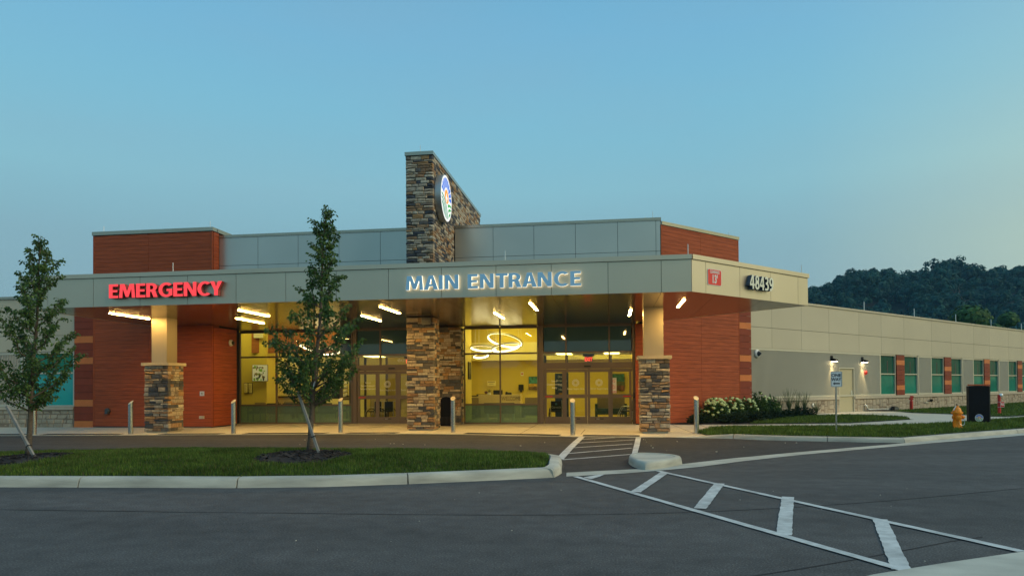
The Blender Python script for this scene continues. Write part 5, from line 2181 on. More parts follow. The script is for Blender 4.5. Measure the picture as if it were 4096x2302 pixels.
for (u, z, r_) in ((.13, 1.74, .05), (.08, 1.56, .035), (.08, 1.45, .035), (.08, 1.30, .04), (.18, 1.30, .04)):
    m = MB()
    m.tube([(u + r_ * math.cos(2 * PI * i / 16), 28.243, z + r_ * math.sin(2 * PI * i / 16)) for i in range(16)], .006, 4, closed=True)
    m.tube([(u - r_ * .7, 28.243, z + r_ * .7), (u + r_ * .7, 28.243, z - r_ * .7)], .005, 4)
    m.obj('symbol', M_RED, t)
m = MB()
for q in range(7):
    m.box(.13, .13 + rnd.uniform(.05, .09), 28.2435, 28.2455, 1.42 + q * .022, 1.427 + q * .022)
m.obj('lettering', M_RED, t)
for (a, b, c) in ((-10.2, 28.7, 0),):
    pass
B((-9.9, -9.4, 31.62, 31.66, .1, 2.1)).obj('wood_panel', M_DESK, room)

# ================================================================== signs on the building
M_LRED = mat('lit_red_face', (.5, .02, .02), .5, emit=((1, .062, .075), 1.0))
M_LREDS = mat('red_return', (.62, .10, .08), .25, metal=.5)
t = thing('emergency_sign', (-13, 18.7, 4.2), 'glowing red EMERGENCY letters on the left of the canopy fascia', 'sign')
letters(t, front(18.83), 'EMERGENCY', -14.80, -11.17, 4.245, 4.655, .03, .13, M_LRED, M_LREDS, hgap=.05)
t = thing('entrance_sign', (-3.2, 18.7, 4.2), 'blue MAIN ENTRANCE letters with a white halo on the canopy fascia', 'sign')
M_BLUEF = mat('blue_letter_face', (.46, .66, .84), .32, metal=.75)
M_HALO = mat('halo_return', (.8, .8, .75), .5, emit=((1, .93, .70), 1.15))
letters(t, front(18.83), 'MAIN ENTRANCE', -5.67, -.77, 4.245, 4.640, .035, .07, M_BLUEF, M_HALO, hgap=.10, space=.36)
t = thing('number_sign', (4.25, 20.9, 4.3), 'raised white numerals 48439 with dark blue sides on the tan end of the canopy', 'sign')
M_NUMF = mat('numeral_face', (.78, .80, .66), .5)
M_NUMS = mat('numeral_return', (.055, .085, .13), .35)
letters(t, slant(-11.789), '48439', 17.23, 18.40, 4.275, 4.675, .02, .13, M_NUMF, M_NUMS, hgap=.06)
t = thing('clearance_sign', (2.83, 19.5, 4.25), 'red clearance 13 foot sign with a white rim on the tan end of the canopy', 'sign')
FWs = slant(-11.789)


def rrect(u0, u1, z0, z1, r):
    out = []
    for cx_, cz, a0 in ((u1 - r, z1 - r, 0), (u0 + r, z1 - r, 90), (u0 + r, z0 + r, 180), (u1 - r, z0 + r, 270)):
        for k in range(6):
            a = R(a0 + k * 18)
            out.append((cx_ + r * math.cos(a), cz + r * math.sin(a)))
    return out


def plate(parent, name, fr, pts, d0, d1, m):
    mb = MB()
    n = len(pts)
    mb.add([fr.P(u, d1, z) for u, z in pts] + [fr.P(u, d0, z) for u, z in pts], [tuple(range(n)), tuple(range(2 * n - 1, n - 1, -1))] + [(i, i + n, (i + 1) % n + n, (i + 1) % n) for i in range(n)])
    return mb.obj(name, m, parent)


plate(t, 'rim', FWs, rrect(15.495, 16.105, 4.255, 4.70, .05), .001, .012, M_WHITE)
plate(t, 'face', FWs, rrect(15.512, 16.088, 4.27, 4.685, .04), .0121, .015, mat('sign_red', (.80, .040, .028), .5))
flat_text(t, FWs, 15.80, .0165, 4.585, 'CLEARANCE', .112, M_WHITE, bold=.004, sx=.66)
flat_text(t, FWs, 15.80, .0165, 4.325, "13'", .31, M_WHITE, bold=.012, sx=.72)


# ---- the round emblem: rays over a sun with a cross, striped hills below
def emblem(parent, fr, cu, cz, r, d, lit):
    e = lambda n, c, k: MATS.get(n) or mat(n, tuple(v * (.2 if k else .8) for v in c), .5, emit=(c, k))
    kk = 1.0 if lit else 0
    sfx = '_lit' if lit else '_flat'
    mw = e('emblem_white' + sfx, (1, 1, .97), kk * .9)
    mbl = e('emblem_blue' + sfx, lin(30, 105, 220), kk)
    mo = e('emblem_orange' + sfx, lin(250, 160, 45), kk)
    mg = e('emblem_green' + sfx, lin(40, 140, 105), kk)
    mg2 = e('emblem_bright_green' + sfx, lin(50, 165, 75), kk)

    def poly(name, pts, m, lift):
        mb = MB()
        mb.add([fr.P(cu + u * r, d + lift, cz + z * r) for u, z in pts], [tuple(range(len(pts)))])
        mb.obj(name, m, parent, fix=False)
    poly('disc', [(math.cos(2 * PI * i / 48), math.sin(2 * PI * i / 48)) for i in range(48)], mw, .001)
    sx_, sz = .02, .02
    RR = .90

    def rim(a):     # from the sun's centre outwards to the rim circle
        dx, dz = math.cos(a), math.sin(a)
        b = sx_ * dx + sz * dz
        return -b + math.sqrt(b * b - (sx_ * sx_ + sz * sz - RR * RR))
    N = 13
    for k in range(N):
        a0 = R(-20) + R(220) * k / N + R(2.0)
        a1 = R(-20) + R(220) * (k + 1) / N - R(2.0)
        if math.degrees((a0 + a1) / 2) > 172:
            continue
        if math.degrees((a0 + a1) / 2) < -8:
            continue
        r0 = .46
        pts = [(sx_ + r0 * math.cos(a0), sz + r0 * math.sin(a0))] + [(sx_ + rim(a0 + (a1 - a0) * q / 3) * math.cos(a0 + (a1 - a0) * q / 3), sz + rim(a0 + (a1 - a0) * q / 3) * math.sin(a0 + (a1 - a0) * q / 3)) for q in range(4)] + [(sx_ + r0 * math.cos(a1), sz + r0 * math.sin(a1))]
        poly('ray', pts, mbl, .003)
    poly('sun', [(sx_ + .37 * math.cos(R(-40 + 260 * i / 24)), sz + .37 * math.sin(R(-40 + 260 * i / 24))) for i in range(25)], mo, .004)
    for a, b, c, d_ in ((-.06, .06, -.18, .2), (-.17, .17, -.05, .07)):
        poly('cross', [(sx_ + a, sz + c), (sx_ + b, sz + c), (sx_ + b, sz + d_), (sx_ + a, sz + d_)], mw, .005 + (.001 if a < -.1 else 0))
    # white ground below, then the furrowed hills
    gl = [(-.96, .16), (-.6, .10), (-.25, -.08), (.1, -.36), (.3, -.7), (.36, -.93), (.1, -.99), (-.3, -.95), (-.7, -.71), (-.93, -.3)]
    poly('hill', gl, mw, .006)
    gr = [(.06, -.28), (.3, -.12), (.6, -.06), (.97, -.1), (.9, -.45), (.7, -.72), (.4, -.92), (.3, -.6)]
    poly('hill', gr, mw, .0055)

    def curve(p0, p1, p2, n=8):
        return [((1 - t) ** 2 * p0[0] + 2 * t * (1 - t) * p1[0] + t * t * p2[0], (1 - t) ** 2 * p0[1] + 2 * t * (1 - t) * p1[1] + t * t * p2[1]) for t in [i / n for i in range(n + 1)]]

    def band(a, b, m):
        poly('furrow', a + b[::-1], m, .007)
    S0 = [(-.89, .09), (-.90, .0), (-.90, -.07), (-.89, -.16), (-.87, -.24), (-.82, -.38)]
    S2 = [(.27, -.86), (.16, -.89), (.08, -.90), (-.03, -.90), (-.11, -.895), (-.24, -.87)]
    S1 = [(.02, -.02), (-.1, -.1), (-.2, -.16), (-.3, -.26), (-.4, -.32), (-.5, -.5)]
    for k in (0, 2, 4):
        band(curve(S0[k], S1[k], S2[k]), curve(S0[k + 1], S1[k + 1], S2[k + 1]), mg)
    poly('furrow', [(-.79, -.44)] + curve((-.79, -.44), (-.55, -.56), (-.32, -.845))[1:] + [(-.55, -.71)], mg, .007)
    for k, (p0, p1, p2, q0, q1, q2) in enumerate((((.2, -.24), (.45, -.1), (.88, -.14), (.26, -.36), (.5, -.2), (.88, -.24)), ((.30, -.45), (.5, -.3), (.84, -.32), (.34, -.58), (.56, -.4), (.80, -.41)), ((.37, -.68), (.55, -.5), (.75, -.5), (.38, -.82), (.5, -.66), (.62, -.66)))):
        band(curve(p0, p1, p2), curve(q0, q1, q2), mg2)


FE = east(-5.90)
t = thing('round_sign', (-6, 24.63, 8.43), 'round lit sun and green hills emblem on the side of the stone tower', 'sign')
m = MB()
Mx = Matrix.Translation((-6.14, 24.63, 8.43)) @ Matrix.Rotation(PI / 2, 4, 'Y')
m.lathe((0, 0, 0), [(.83, 0), (.84, .01), (.84, .235), (.83, .24)], 56, Mx)
m.obj('casing', mat('sign_casing', (.42, .43, .42), .35, metal=.6), t, smooth=True)
emblem(t, FE, 24.63, 8.43, .825, .0015, True)

# ================================================================== bollards with slanting tops
M_CAPP = mat('warm_lit_cap', (.66, .58, .42), .55, metal=.3)  # pale warm colour stands in for canopy light reflected in the steel


def bollard(x, y, h, turn, label):
    t = thing('bollard', (x, y, 0), label, 'bollard', 'steel bollards along the drive')
    r = .078
    N = 28
    lo, hi = h - .13, h
    m = MB()
    ring0, ring1 = [], []
    for i in range(N):
        th = 2 * PI * i / N
        c, s_ = math.cos(th), math.sin(th)
        zt = (lo + hi) / 2 + (hi - lo) / 2 * math.sin(th - turn)
        m.v.append((x + r * c, y + r * s_, .01))
        ring0.append(len(m.v) - 1)
        m.v.append((x + r * c, y + r * s_, zt))
        ring1.append(len(m.v) - 1)
    for i in range(N):
        j = (i + 1) % N
        m.f.append((ring0[i], ring0[j], ring1[j], ring1[i]))
        m.m.append(0)
    m.obj('post', M_STEEL, t, smooth=True)
    m = MB()
    k = []
    for rr, dz in ((r, .0005), (r * .93, .003), (r * .5, .004)):
        k.append(len(m.v))
        for i in range(N):
            th = 2 * PI * i / N
            m.v.append((x + rr * math.cos(th), y + rr * math.sin(th), (lo + hi) / 2 + (hi - lo) / 2 * math.sin(th - turn) * rr / r + dz))
    for a in range(2):
        for i in range(N):
            m.f.append((k[a] + i, k[a] + (i + 1) % N, k[a + 1] + (i + 1) % N, k[a + 1] + i))
            m.m.append(0)
    m.f.append(tuple(k[2] + i for i in range(N)))
    m.m.append(0)
    m.obj('cap_plate', M_CAPP, t)
    m = MB()
    m.lathe((x, y, .012), [(r + .012, 0), (r + .012, .006), (r, .012)], 24)
    m.obj('collar', M_SLAB, t)


for x, y, h, tn, lb in ((-19.47, 21.02, 1.13, -.5, 'steel bollard behind the trunk of the leftmost tree'), (-16.1, 21.34, 1.15, -.5, 'steel bollard left of the left stone pillar, before the red wall'),
                        (-12.53, 21.62, 1.17, -.35, 'steel bollard before the left corner of the left shopfront'), (-9.07, 22.36, 1.2, -.2, 'steel bollard between the second tree and the left sliding doors'),
                        (-5.22, 22.56, 1.22, .0, 'steel bollard just right of the middle stone pillar'), (-1.18, 21.52, 1.15, .15, 'steel bollard before the right sliding doors'), (2.64, 22.2, 1.2, .2, 'steel bollard at the right end, before the slanting red wall')):
    bollard(x, y, h, tn, lb)

# ================================================================== trench drains in the pavement
M_GRATE = mat('iron_grate', (.022, .020, .019), .6, metal=.3)
for q, lb in (([(-22.4, 20.62), (-19.75, 20.78), (-19.75, 21.18), (-22.4, 21.05)], 'dark trench drain grate left of the leftmost bollard'),
              ([(-19.1, 20.84), (-16.35, 21.06), (-16.45, 21.48), (-19.2, 21.28)], 'dark trench drain grate between the two leftmost bollards'),
              ([(-15.0, 21.2), (-13.0, 21.42), (-12.95, 21.84), (-15.0, 21.62)], 'dark trench drain grate before the left stone pillar'),
              ([(-12.2, 21.55), (-9.5, 21.9), (-9.45, 22.32), (-12.2, 22.0)], 'dark trench drain grate before the left shopfront'),
              ([(-8.75, 21.95), (-7.1, 22.13), (-7.05, 22.55), (-8.75, 22.38)], 'dark trench drain grate before the left sliding doors'),
              ([(-4.75, 22.0), (-1.6, 21.2), (-1.55, 21.62), (-4.7, 22.42)], 'dark trench drain grate before the lobby window'),
              ([(-.86, 21.1), (.84, 21.0), (.86, 21.42), (-.86, 21.52)], 'dark trench drain grate at the head of the hatched walkway')):
    cx_, cy_ = sum(p[0] for p in q) / 4, sum(p[1] for p in q) / 4
    t = thing('drain_grate', (cx_, cy_, .012), lb, 'drain grate', 'trench drains along the pavement edge')
    m = MB()
    m.sheet(q, .0165)
    m.obj('sump', M_DARK, t)
    a, b, c, d = (Vector(p) for p in q)
    L = (b - a).length
    n = int(L / .055)
    m = MB()
    for i in range(n + 1):
        f0, f1 = (i + .22) / (n + 1), (i + .62) / (n + 1)
        m.prism([tuple(a.lerp(b, f0)), tuple(a.lerp(b, f1)), tuple(d.lerp(c, f1)), tuple(d.lerp(c, f0))], .018, .026)
    for k in (.0, .48, .95):
        p0, p1, p2, p3 = a.lerp(d, k), b.lerp(c, k), b.lerp(c, k + .05), a.lerp(d, k + .05)
        m.prism([tuple(p0), tuple(p1), tuple(p2), tuple(p3)], .020, .028)
    o = m.obj('bars', M_GRATE, t)
    o['kind'] = 'stuff'

# ================================================================== litter bin in the niche behind the middle pillar
t = thing('litter_bin', (-6.0, 26.7, 0), 'black dome topped litter bin in the niche behind the middle stone pillar', 'litter bin')
Fb = front(26.45)
m = MB()
m.fbox(Fb, -6.62, -6.14, -.45, 0, .015, 1.0)
m.obj('body', M_BLACKP, t)
m = MB()
N = 12
pts = [(-6.62, 1.0)] + [(-6.38 - .24 * math.cos(PI * i / N), 1.0 + .16 * math.sin(PI * i / N)) for i in range(N + 1)] + [(-6.14, 1.0)]
m.add([Fb.P(u, .006, z) for u, z in pts[1:-1]] + [Fb.P(u, -.45, z) for u, z in pts[1:-1]], [tuple(range(N + 1)), tuple(range(2 * N + 1, N, -1))] + [(i, i + N + 1, i + N + 2, i + 1) for i in range(N)])
m.obj('hood', M_BLACKP, t)
m = MB()
for i in range(9):
    m.fbox(Fb, -6.60 + i * .052, -6.585 + i * .052, .0, .01, .08, .38)
m.obj('grille', M_BLACK, t)

# ================================================================== young trees with timber stakes
def young_tree(base, path, prof, label, n_leaf, seed, top):
    """path: trunk points (dx, dz); prof: (z, half width left, half width right) of the crown seen from the drive"""
    r = random.Random(seed)
    rg = np.random.default_rng(seed)
    bx, by = base
    z0 = float(island_z(np.array([bx]), np.array([by]))[0]) + .03
    t = thing('young_tree', (bx, by, z0), label, 'tree', 'young pear trees on the island')
    tz = [p[0] for p in path]
    tx = [p[1] for p in path]
    ax = lambda z: float(np.interp(z, tz, tx))
    m = MB()
    H = top
    m.tube([(bx + ax(z), by + .02 * math.sin(z * 3), z0 + z) for z in np.linspace(-.05, H * .97, 16)], [max(.048 * (1 - z / (H * 1.02)) ** .8 + .004, .004) + (.015 if z < .1 else 0) for z in np.linspace(0, H * .97, 16)], 9)
    tr = m.obj('trunk', M_BARK, t, smooth='all')
    pz = [p[0] for p in prof]
    wide = lambda z: 1.05 if z < 2.4 else 1.0
    wl_ = lambda z: wide(z) * float(np.interp(z, pz, [p[1] for p in prof]))
    wr_ = lambda z: wide(z) * float(np.interp(z, pz, [p[2] for p in prof]))
    bm_ = MB()
    P, A, Bq = [], [], []
    zs0, zs1 = pz[0], pz[-1]
    nb = 60
    twigs = []
    for k in range(nb):
        zt = zs0 + (zs1 - zs0) * ((k + r.random()) / nb)          # height reached by the tip
        th = k * 2.39996 + r.uniform(-.5, .5)
        c, s_ = math.cos(th), math.sin(th)
        w = wr_(zt) if c > 0 else wl_(zt)
        wd = (wr_(zt) + wl_(zt)) / 2
        reach = r.uniform(.80, 1.05) if r.random() < .7 else r.uniform(.4, .8)
        tipx, tipy = c * w * reach, s_ * wd * reach
        zb = max(zs0 - .25, zt - (math.hypot(tipx, tipy) * r.uniform(.6, 1.1) + .12))
        zb = min(zb, H * .95)
        p0 = Vector((bx + ax(zb), by, z0 + zb))
        p3 = Vector((bx + ax(zt) + tipx, by + tipy, z0 + zt))
        p1 = p0 + (p3 - p0) * .35 + Vector((c * w * .12, s_ * wd * .12, -.04))
        p2 = p0 + (p3 - p0) * .7 + Vector((0, 0, -.03))
        ln = (p3 - p0).length
        bm_.tube([p0, p1, p2, p3], [.016 * min(1, ln) + .003, .011 * min(1, ln) + .002, .006, .002], 5, cap=False)
        twigs.append((p0, p1, p2, p3, ln))
        # side shoots
        for q in range(int(3 + ln * 6)):
            f = r.uniform(.25, 1)
            a = p0.lerp(p1, f * 3) if f < .33 else (p1.lerp(p2, f * 3 - 1) if f < .66 else p2.lerp(p3, f * 3 - 2))
            d = Vector((r.gauss(0, 1) + c * .5, r.gauss(0, 1) + s_ * .5, r.uniform(.1, 1.6))).normalized() * r.uniform(.12, .34) * (1.1 - .5 * zt / H)
            e = a + d
            u = e.x - bx - ax(e.z - z0)
            lim = wr_(e.z - z0) if u > 0 else wl_(e.z - z0)
            if abs(u) > lim * 1.08 + .02:
                continue
            bm_.tube([a, a.lerp(e, .5) + Vector((0, 0, .01)), e], [.004, .003, .0015], 4, cap=False)
            twigs.append((a, a.lerp(e, .33), a.lerp(e, .66), e, d.length))
    bm_.obj('branches', M_BARK, t, smooth='all')
    tot = sum(w[4] for w in twigs)
    for (p0, p1, p2, p3, ln) in twigs:
        k = max(3, int(n_leaf * ln / tot))
        for q in range(k):
            f = r.uniform(.12, 1.03) ** .75
            f = min(f, 1.0)
            a = p0.lerp(p1, f * 3) if f < .33 else (p1.lerp(p2, f * 3 - 1) if f < .66 else p2.lerp(p3, f * 3 - 2))
            off = Vector((r.gauss(0, 1), r.gauss(0, 1), r.gauss(0, .7))).normalized() * r.uniform(.01, .055)
            pos = a + off
            d = Vector((off.x, off.y, off.z * .3 - .028)).normalized()
            l_ = r.uniform(.022, .036)
            sd_ = d.cross(Vector((r.gauss(0, 1), r.gauss(0, 1), r.gauss(0, 1)))).normalized()
            P.append(tuple(pos + d * l_))
            A.append(tuple(d * l_))
            Bq.append(tuple(sd_ * l_ * r.uniform(.55, .75)))
    quads_obj('crown', np.array(P), np.array(A), np.array(Bq), M_LEAF, t)
    m = MB()      # white nursery tag on a low branch
    m.add([(bx + ax(1.28) + .03, by - .06, z0 + 1.33), (bx + ax(1.28) + .06, by - .06, z0 + 1.32), (bx + ax(1.28) + .02, by - .06, z0 + 1.18), (bx + ax(1.28) - .0, by - .06, z0 + 1.19)], [(0, 1, 2, 3)])
    m.obj('plant_tag', M_WHITE, t)
    return z0


K2 = 12.0 / 2763 * 1.0      # metres per photograph pixel at the second tree's distance
# crown outlines measured as (height, reach to the left, reach to the right)
young_tree(T2, [(0, 0), (.5, .02), (1.2, .08), (2.4, .21), (4.66, .34)],
           [(1.06, .2, .12), (1.2, .46, .35), (1.32, .62, .80), (1.52, .78, .78), (1.75, .78, .90), (2.0, .95, .85), (2.2, 1.04, 1.02), (2.35, .92, .88), (2.5, .72, .70), (2.7, .60, .52), (2.85, .55, .66), (3.05, .60, .44), (3.25, .38, .40), (3.5, .28, .30), (3.8, .22, .26), (4.1, .26, .26), (4.35, .24, .34), (4.5, .20, .20), (4.62, .05, .05), (4.68, .01, .01)],
           'taller young tree in front of the glass entrance, trunk leaning slightly right', 11000, 5, 4.68)
young_tree(T1, [(0, 0), (.5, .01), (1.2, .06), (2.4, .15), (4.3, .28)],
           [(1.1, .10, .15), (1.22, .30, .42), (1.4, .62, .45), (1.6, .88, .55), (1.8, .98, .66), (2.0, .95, .72), (2.2, .85, .74), (2.45, .70, .66), (2.65, .56, .45), (2.85, .60, .34), (3.05, .58, .62), (3.25, .56, .34), (3.45, .44, .32), (3.65, .34, .36), (3.9, .30, .36), (4.1, .16, .14), (4.25, .05, .05), (4.30, .01, .01)],
           'shorter young tree at the left edge in front of the aqua window', 9200, 9, 4.3)
for (a, b, tx_, lb) in (((-5.75, 12.14, 1.45), (-5.20, 11.97, .15), T2, 'weathered timber stake leaning left beside the taller young tree'), ((-11.16, 11.43, 1.22), (-10.34, 11.28, .13), T1, 'weathered timber stake leaning left beside the tree at the left edge')):
    p, q = Vector(b), Vector(a)
    t = (q - p).normalized()
    sdv = t.cross(Vector((0, 1, 0))).normalized() * .021
    fv = sdv.cross(t).normalized() * .021
    th = thing('tree_stake', b, lb, 'stake', 'timber stakes beside the young trees')
    p2 = p - t * .12
    m = MB()
    m.hexa([tuple(p2 - sdv - fv), tuple(p2 + sdv - fv), tuple(p2 + sdv + fv), tuple(p2 - sdv + fv), tuple(q - sdv - fv), tuple(q + sdv - fv), tuple(q + sdv + fv), tuple(q - sdv + fv)])
    m.obj('post', M_STAKE, th)
    k = p + t * (.52 if tx_ is T2 else .45)
    m = MB()
    m.tube([k + sdv * 1.5 + fv * 1.5, k - sdv * 1.5 + fv * 1.5, k - sdv * 1.5 - fv * 1.5, k + sdv * 1.5 - fv * 1.5], .010, 6, closed=True)
    tz_ = k.z
    m.tube([k + fv, Vector((tx_[0] + .03, tx_[1], tz_))], .010, 6)
    m.obj('strap', M_BLACK, th)

# ================================================================== right-hand verge
# ONE WAY sign on a perforated post
t = thing('one_way_sign', (6.49, 21.21, .1), 'white ONE WAY sign with a left arrow on a perforated steel post', 'road sign')
FS = front(21.21)
x = 6.478
m = MB()
w = .021
m.fbox(FS, x - w, x + w, -.03, .0, .05, 1.9)
m.obj('post', M_STEEL, t)
m = MB()
for i in range(56):
    m.fbox(FS, x - .007, x + .007, .0, .0015, .12 + i * .0265, .132 + i * .0265)
m.obj('post_holes', M_BLACK, t)
FS2 = Frame(x, 21.17, -6)
plate(t, 'back_plate', Frame(x + .012, 21.20, -6), rrect(-.148, .156, 1.452, 1.905, .03), 0, .004, M_STEEL)
plate(t, 'face', FS2, rrect(-.150, .150, 1.455, 1.905, .03), 0, .003, mat('sign_white', (.84, .86, .86), .4))
mb = MB()
ro, ri = rrect(-.143, .143, 1.462, 1.898, .026), rrect(-.134, .134, 1.471, 1.889, .02)
n = len(ro)
mb.add([FS2.P(u, .0042, z) for u, z in ro] + [FS2.P(u, .0042, z) for u, z in ri], [(i, (i + 1) % n, (i + 1) % n + n, i + n) for i in range(n)])
mb.obj('border', M_BLACK, t)
flat_text(t, FS2, 0, .0042, 1.752, 'ONE', .125, M_BLACK, bold=.004, sx=.98)
flat_text(t, FS2, 0, .0042, 1.632, 'WAY', .125, M_BLACK, bold=.004, sx=.90)
mb = MB()
mb.add([FS2.P(u, .0045, z) for u, z in ((-.095, 1.555), (-.035, 1.600), (-.042, 1.574), (.095, 1.574), (.095, 1.536), (-.042, 1.536), (-.035, 1.510))], [tuple(range(7))])
mb.obj('arrow', M_BLACK, t)
m = MB()
for z in (1.50, 1.87):
    m.lathe((0, 0, 0), [(.008, 0), (.008, .006)], 8, FS2.M(0, .004, z) @ Matrix.Rotation(PI / 2, 4, 'X'))
m.obj('bolt', M_ROD, t)

# hydrant
hx, hy, hz = 10.59, 23.1, .10
t = thing('fire_hydrant', (hx, hy, hz), 'yellow orange fire hydrant on the lawn left of the black sign', 'fire hydrant')
m = MB()
m.lathe((hx, hy, hz), [(.15, .0), (.15, .03), (.115, .032)], 24)
m.obj('base_ring', M_BLACK, t)
m = MB()
m.lathe((hx, hy, hz), [(.16, .03), (.16, .075), (.122, .08), (.115, .12), (.115, .46), (.125, .48), (.125, .50)], 28)
m.obj('barrel', M_YEL, t, smooth=True)
m = MB()
m.lathe((hx, hy, hz), [(.158, .50), (.160, .55), (.125, .56), (.118, .60), (.10, .66), (.06, .705), (.045, .71), (.045, .745), (.035, .75)], 28)
m.obj('bonnet', M_YEL, t, smooth=True)
m = MB()
m.lathe((hx, hy, hz), [(.02, .75), (.02, .80), (.012, .805)], 5)
m.obj('valve_nut', M_BLACK, t)
m = MB()
for k in range(8):
    a = 2 * PI * k / 8
    m.lathe((hx + .145 * math.cos(a), hy + .145 * math.sin(a), hz), [(.012, .548), (.012, .565)], 6)
    m.lathe((hx + .145 * math.cos(a), hy + .145 * math.sin(a), hz), [(.012, .074), (.012, .09)], 6)
m.obj('bolts', M_YEL, t)
for deg, rr, ln, zz in ((10, .055, .11, .39), (-100, .062, .07, .385), (190, .045, .02, .39)):
    Mh = Matrix.Translation((hx, hy, hz + zz)) @ Matrix.Rotation(R(deg), 4, 'Z') @ Matrix.Rotation(PI / 2, 4, 'Y')
    m = MB()
    m.lathe((0, 0, 0), [(rr * .8, .09), (rr * .8, .115 + ln * .3), (rr * 1.15, .118 + ln * .3), (rr * 1.15, .118 + ln * .75), (rr * .8, .12 + ln * .8), (rr * .35, .125 + ln * .8), (rr * .35, .14 + ln)], 16, Mh)
    m.obj('outlet_cap', M_YEL, t, smooth=True)
m = MB()
m.tube([(hx + .19, hy - .03, hz + .36), (hx + .17, hy - .08, hz + .17), (hx + .1, hy - .12, hz + .15), (hx, hy - .14, hz + .20), (hx - .02, hy - .15, hz + .30)], .006, 5)
m.tube([(hx + .2, hy + .0, hz + .36), (hx + .20, hy - .02, hz + .2), (hx + .15, hy - .04, hz + .13)], .005, 5)
m.obj('chain', M_STEEL, t)
m = MB()
m.tube([(hx - .05, hy - .05, hz + .74), (hx - .13, hy - .06, hz + .60)], .016, 6)
m.obj('flag_holder', M_WHITE, t)

# black sign pillar with the emblem
t = thing('sign_pillar', (13.3, 27, .06), 'black freestanding sign pillar with an orange top and a round emblem near its foot', 'sign')
FP = Frame(12.80, 27.05, -4)
m = MB()
m.fbox(FP, -.30, 1.02, -.50, .30, .0, .075)
m.obj('plinth', M_SLAB, t)
m = MB()
N = 10
pts = [(0, .075), (.66, .075), (.66, 1.44)] + [(.66 - .66 * i / N, 1.44 + .018 * math.sin(PI * i / N)) for i in range(1, N)] + [(0, 1.44)]
m.add([FP.P(u, 0, z) for u, z in pts] + [FP.P(u, -.20, z) for u, z in pts], [tuple(range(len(pts))), tuple(range(2 * len(pts) - 1, len(pts) - 1, -1))] + [(i, i + len(pts), (i + 1) % len(pts) + len(pts), (i + 1) % len(pts)) for i in range(len(pts))])
m.obj('body', M_BLACKP, t)
m = MB()
m.fbox(FP, .655, .70, -.205, -.01, .075, 1.435)
m.obj('side_panel', mat('dark_bronze', (.05, .048, .038), .4, metal=.4), t)
m = MB()
m.fbox(FP, .03, .645, -.18, -.02, 1.46, 1.505)
m.obj('top', mat('orange_top', (.60, .10, .02), .5), t)
emblem(t, FP, .325, .295, .135, .001, False)
# utility pipes and the low things against the stone base
px_, py_ = 18.48, 36.2
t = thing('fire_connection', (px_, py_, .03), 'red pipe with a chrome cap and an FDC plate, right of the black sign pillar', 'standpipe')
m = MB()
m.lathe((px_, py_, .02), [(.068, 0), (.068, .98)], 16)
m.obj('pipe', M_RED, t, smooth=True)
m = MB()
m.lathe((0, 0, 0), [(.06, -.02), (.075, .0), (.075, .09), (.05, .12)], 14, Matrix.Translation((px_ + .02, py_ - .04, .96)) @ Matrix.Rotation(R(70), 4, 'Y'))
m.obj('cap', M_ROD, t, smooth=True)
FC = Frame(px_ + .08, py_ - .07, 12)
plate(t, 'plate', FC, rrect(-.075, .125, .40, .67, .02), 0, .004, M_WHITE)
plate(t, 'plate_face', FC, rrect(-.066, .116, .41, .66, .016), .0041, .006, M_RED)
flat_text(t, FC, .025, .0075, .49, 'FDC', .15, M_WHITE, bold=.004, sx=.62)
m = MB()
for z in (.40, .66):
    m.tube([(px_ + .071 * math.cos(2 * PI * i / 16), py_ + .071 * math.sin(2 * PI * i / 16), z) for i in range(16)], .006, 4, closed=True)
m.obj('band', M_ROD, t)
m = MB()
m.lathe((px_, py_, .035), [(.62, 0), (.62, .03), (.60, .035)], 24)
o = m.obj('pipe_pad', M_SLAB, None)
o['kind'] = 'structure'
sx0, sy0 = 17.55, 43.7
t = thing('post_indicator', (sx0, sy0, 0), 'red valve post with a slotted head on the lawn before the stone base', 'valve post')
m = MB()
m.lathe((sx0, sy0, .04), [(.085, 0), (.085, .50), (.06, .52), (.06, .66)], 14)
m.obj('post', M_RED, t, smooth=True)
m = MB()
m.box(sx0 - .11, sx0 + .09, sy0 - .07, sy0 + .07, .62, .70)
m.box(sx0 - .06, sx0 + .06, sy0 - .06, sy0 + .06, .70, .86)
m.box(sx0 + .03, sx0 + .12, sy0 - .05, sy0 + .05, .76, .84)
m.obj('head', M_RED, t)
t = thing('flood_light', W.P(48.07, .1, .4), 'small black floodlight and box low on the stone base', 'floodlight')
m = MB()
p = W.P(48.1, .16, .5)
m.lathe((0, 0, 0), [(.03, -.12), (.10, .02), (.10, .06)], 10, Matrix.Translation(p) @ Matrix.Rotation(R(115), 4, Vector((1, .6, 0))))
m.obj('head', M_BLACK, t)
m = MB()
m.tube([W.P(48.1, -.02, .42), W.P(48.1, .12, .46)], .025, 6)
m.obj('arm', M_BLACK, t)
t = thing('drain_pipe', W.P(40.5, .2, .15), 'grey elbowed pipe lying at the foot of the stone base by the side door', 'pipe')
m = MB()
m.tube([W.P(39.68, .0, .36), W.P(39.68, .1, .37), W.P(39.72, .14, .32), W.P(39.76, .16, .16), W.P(39.9, .18, .115), W.P(42.2, .22, .085)], .04, 9)
m.obj('pipe', M_ROD, t, smooth='all')
m = MB()
m.fbox(W, 39.4, 42.0, .1, .55, .024, .034)  # near-black strip on the ground drawn as the shade along the pipe
m.obj('painted_shade', M_DARK, t)
t = thing('bait_box', W.P(43.0, .2, .05), 'low black box on the ground where the pipe ends', 'box')
m = MB()
q = [W.P(42.75, .32, .03), W.P(43.35, .32, .03), W.P(43.35, .08, .03), W.P(42.75, .08, .03), W.P(42.82, .28, .2), W.P(43.28, .28, .2), W.P(43.28, .1, .24), W.P(42.82, .1, .24)]
m.hexa(q)
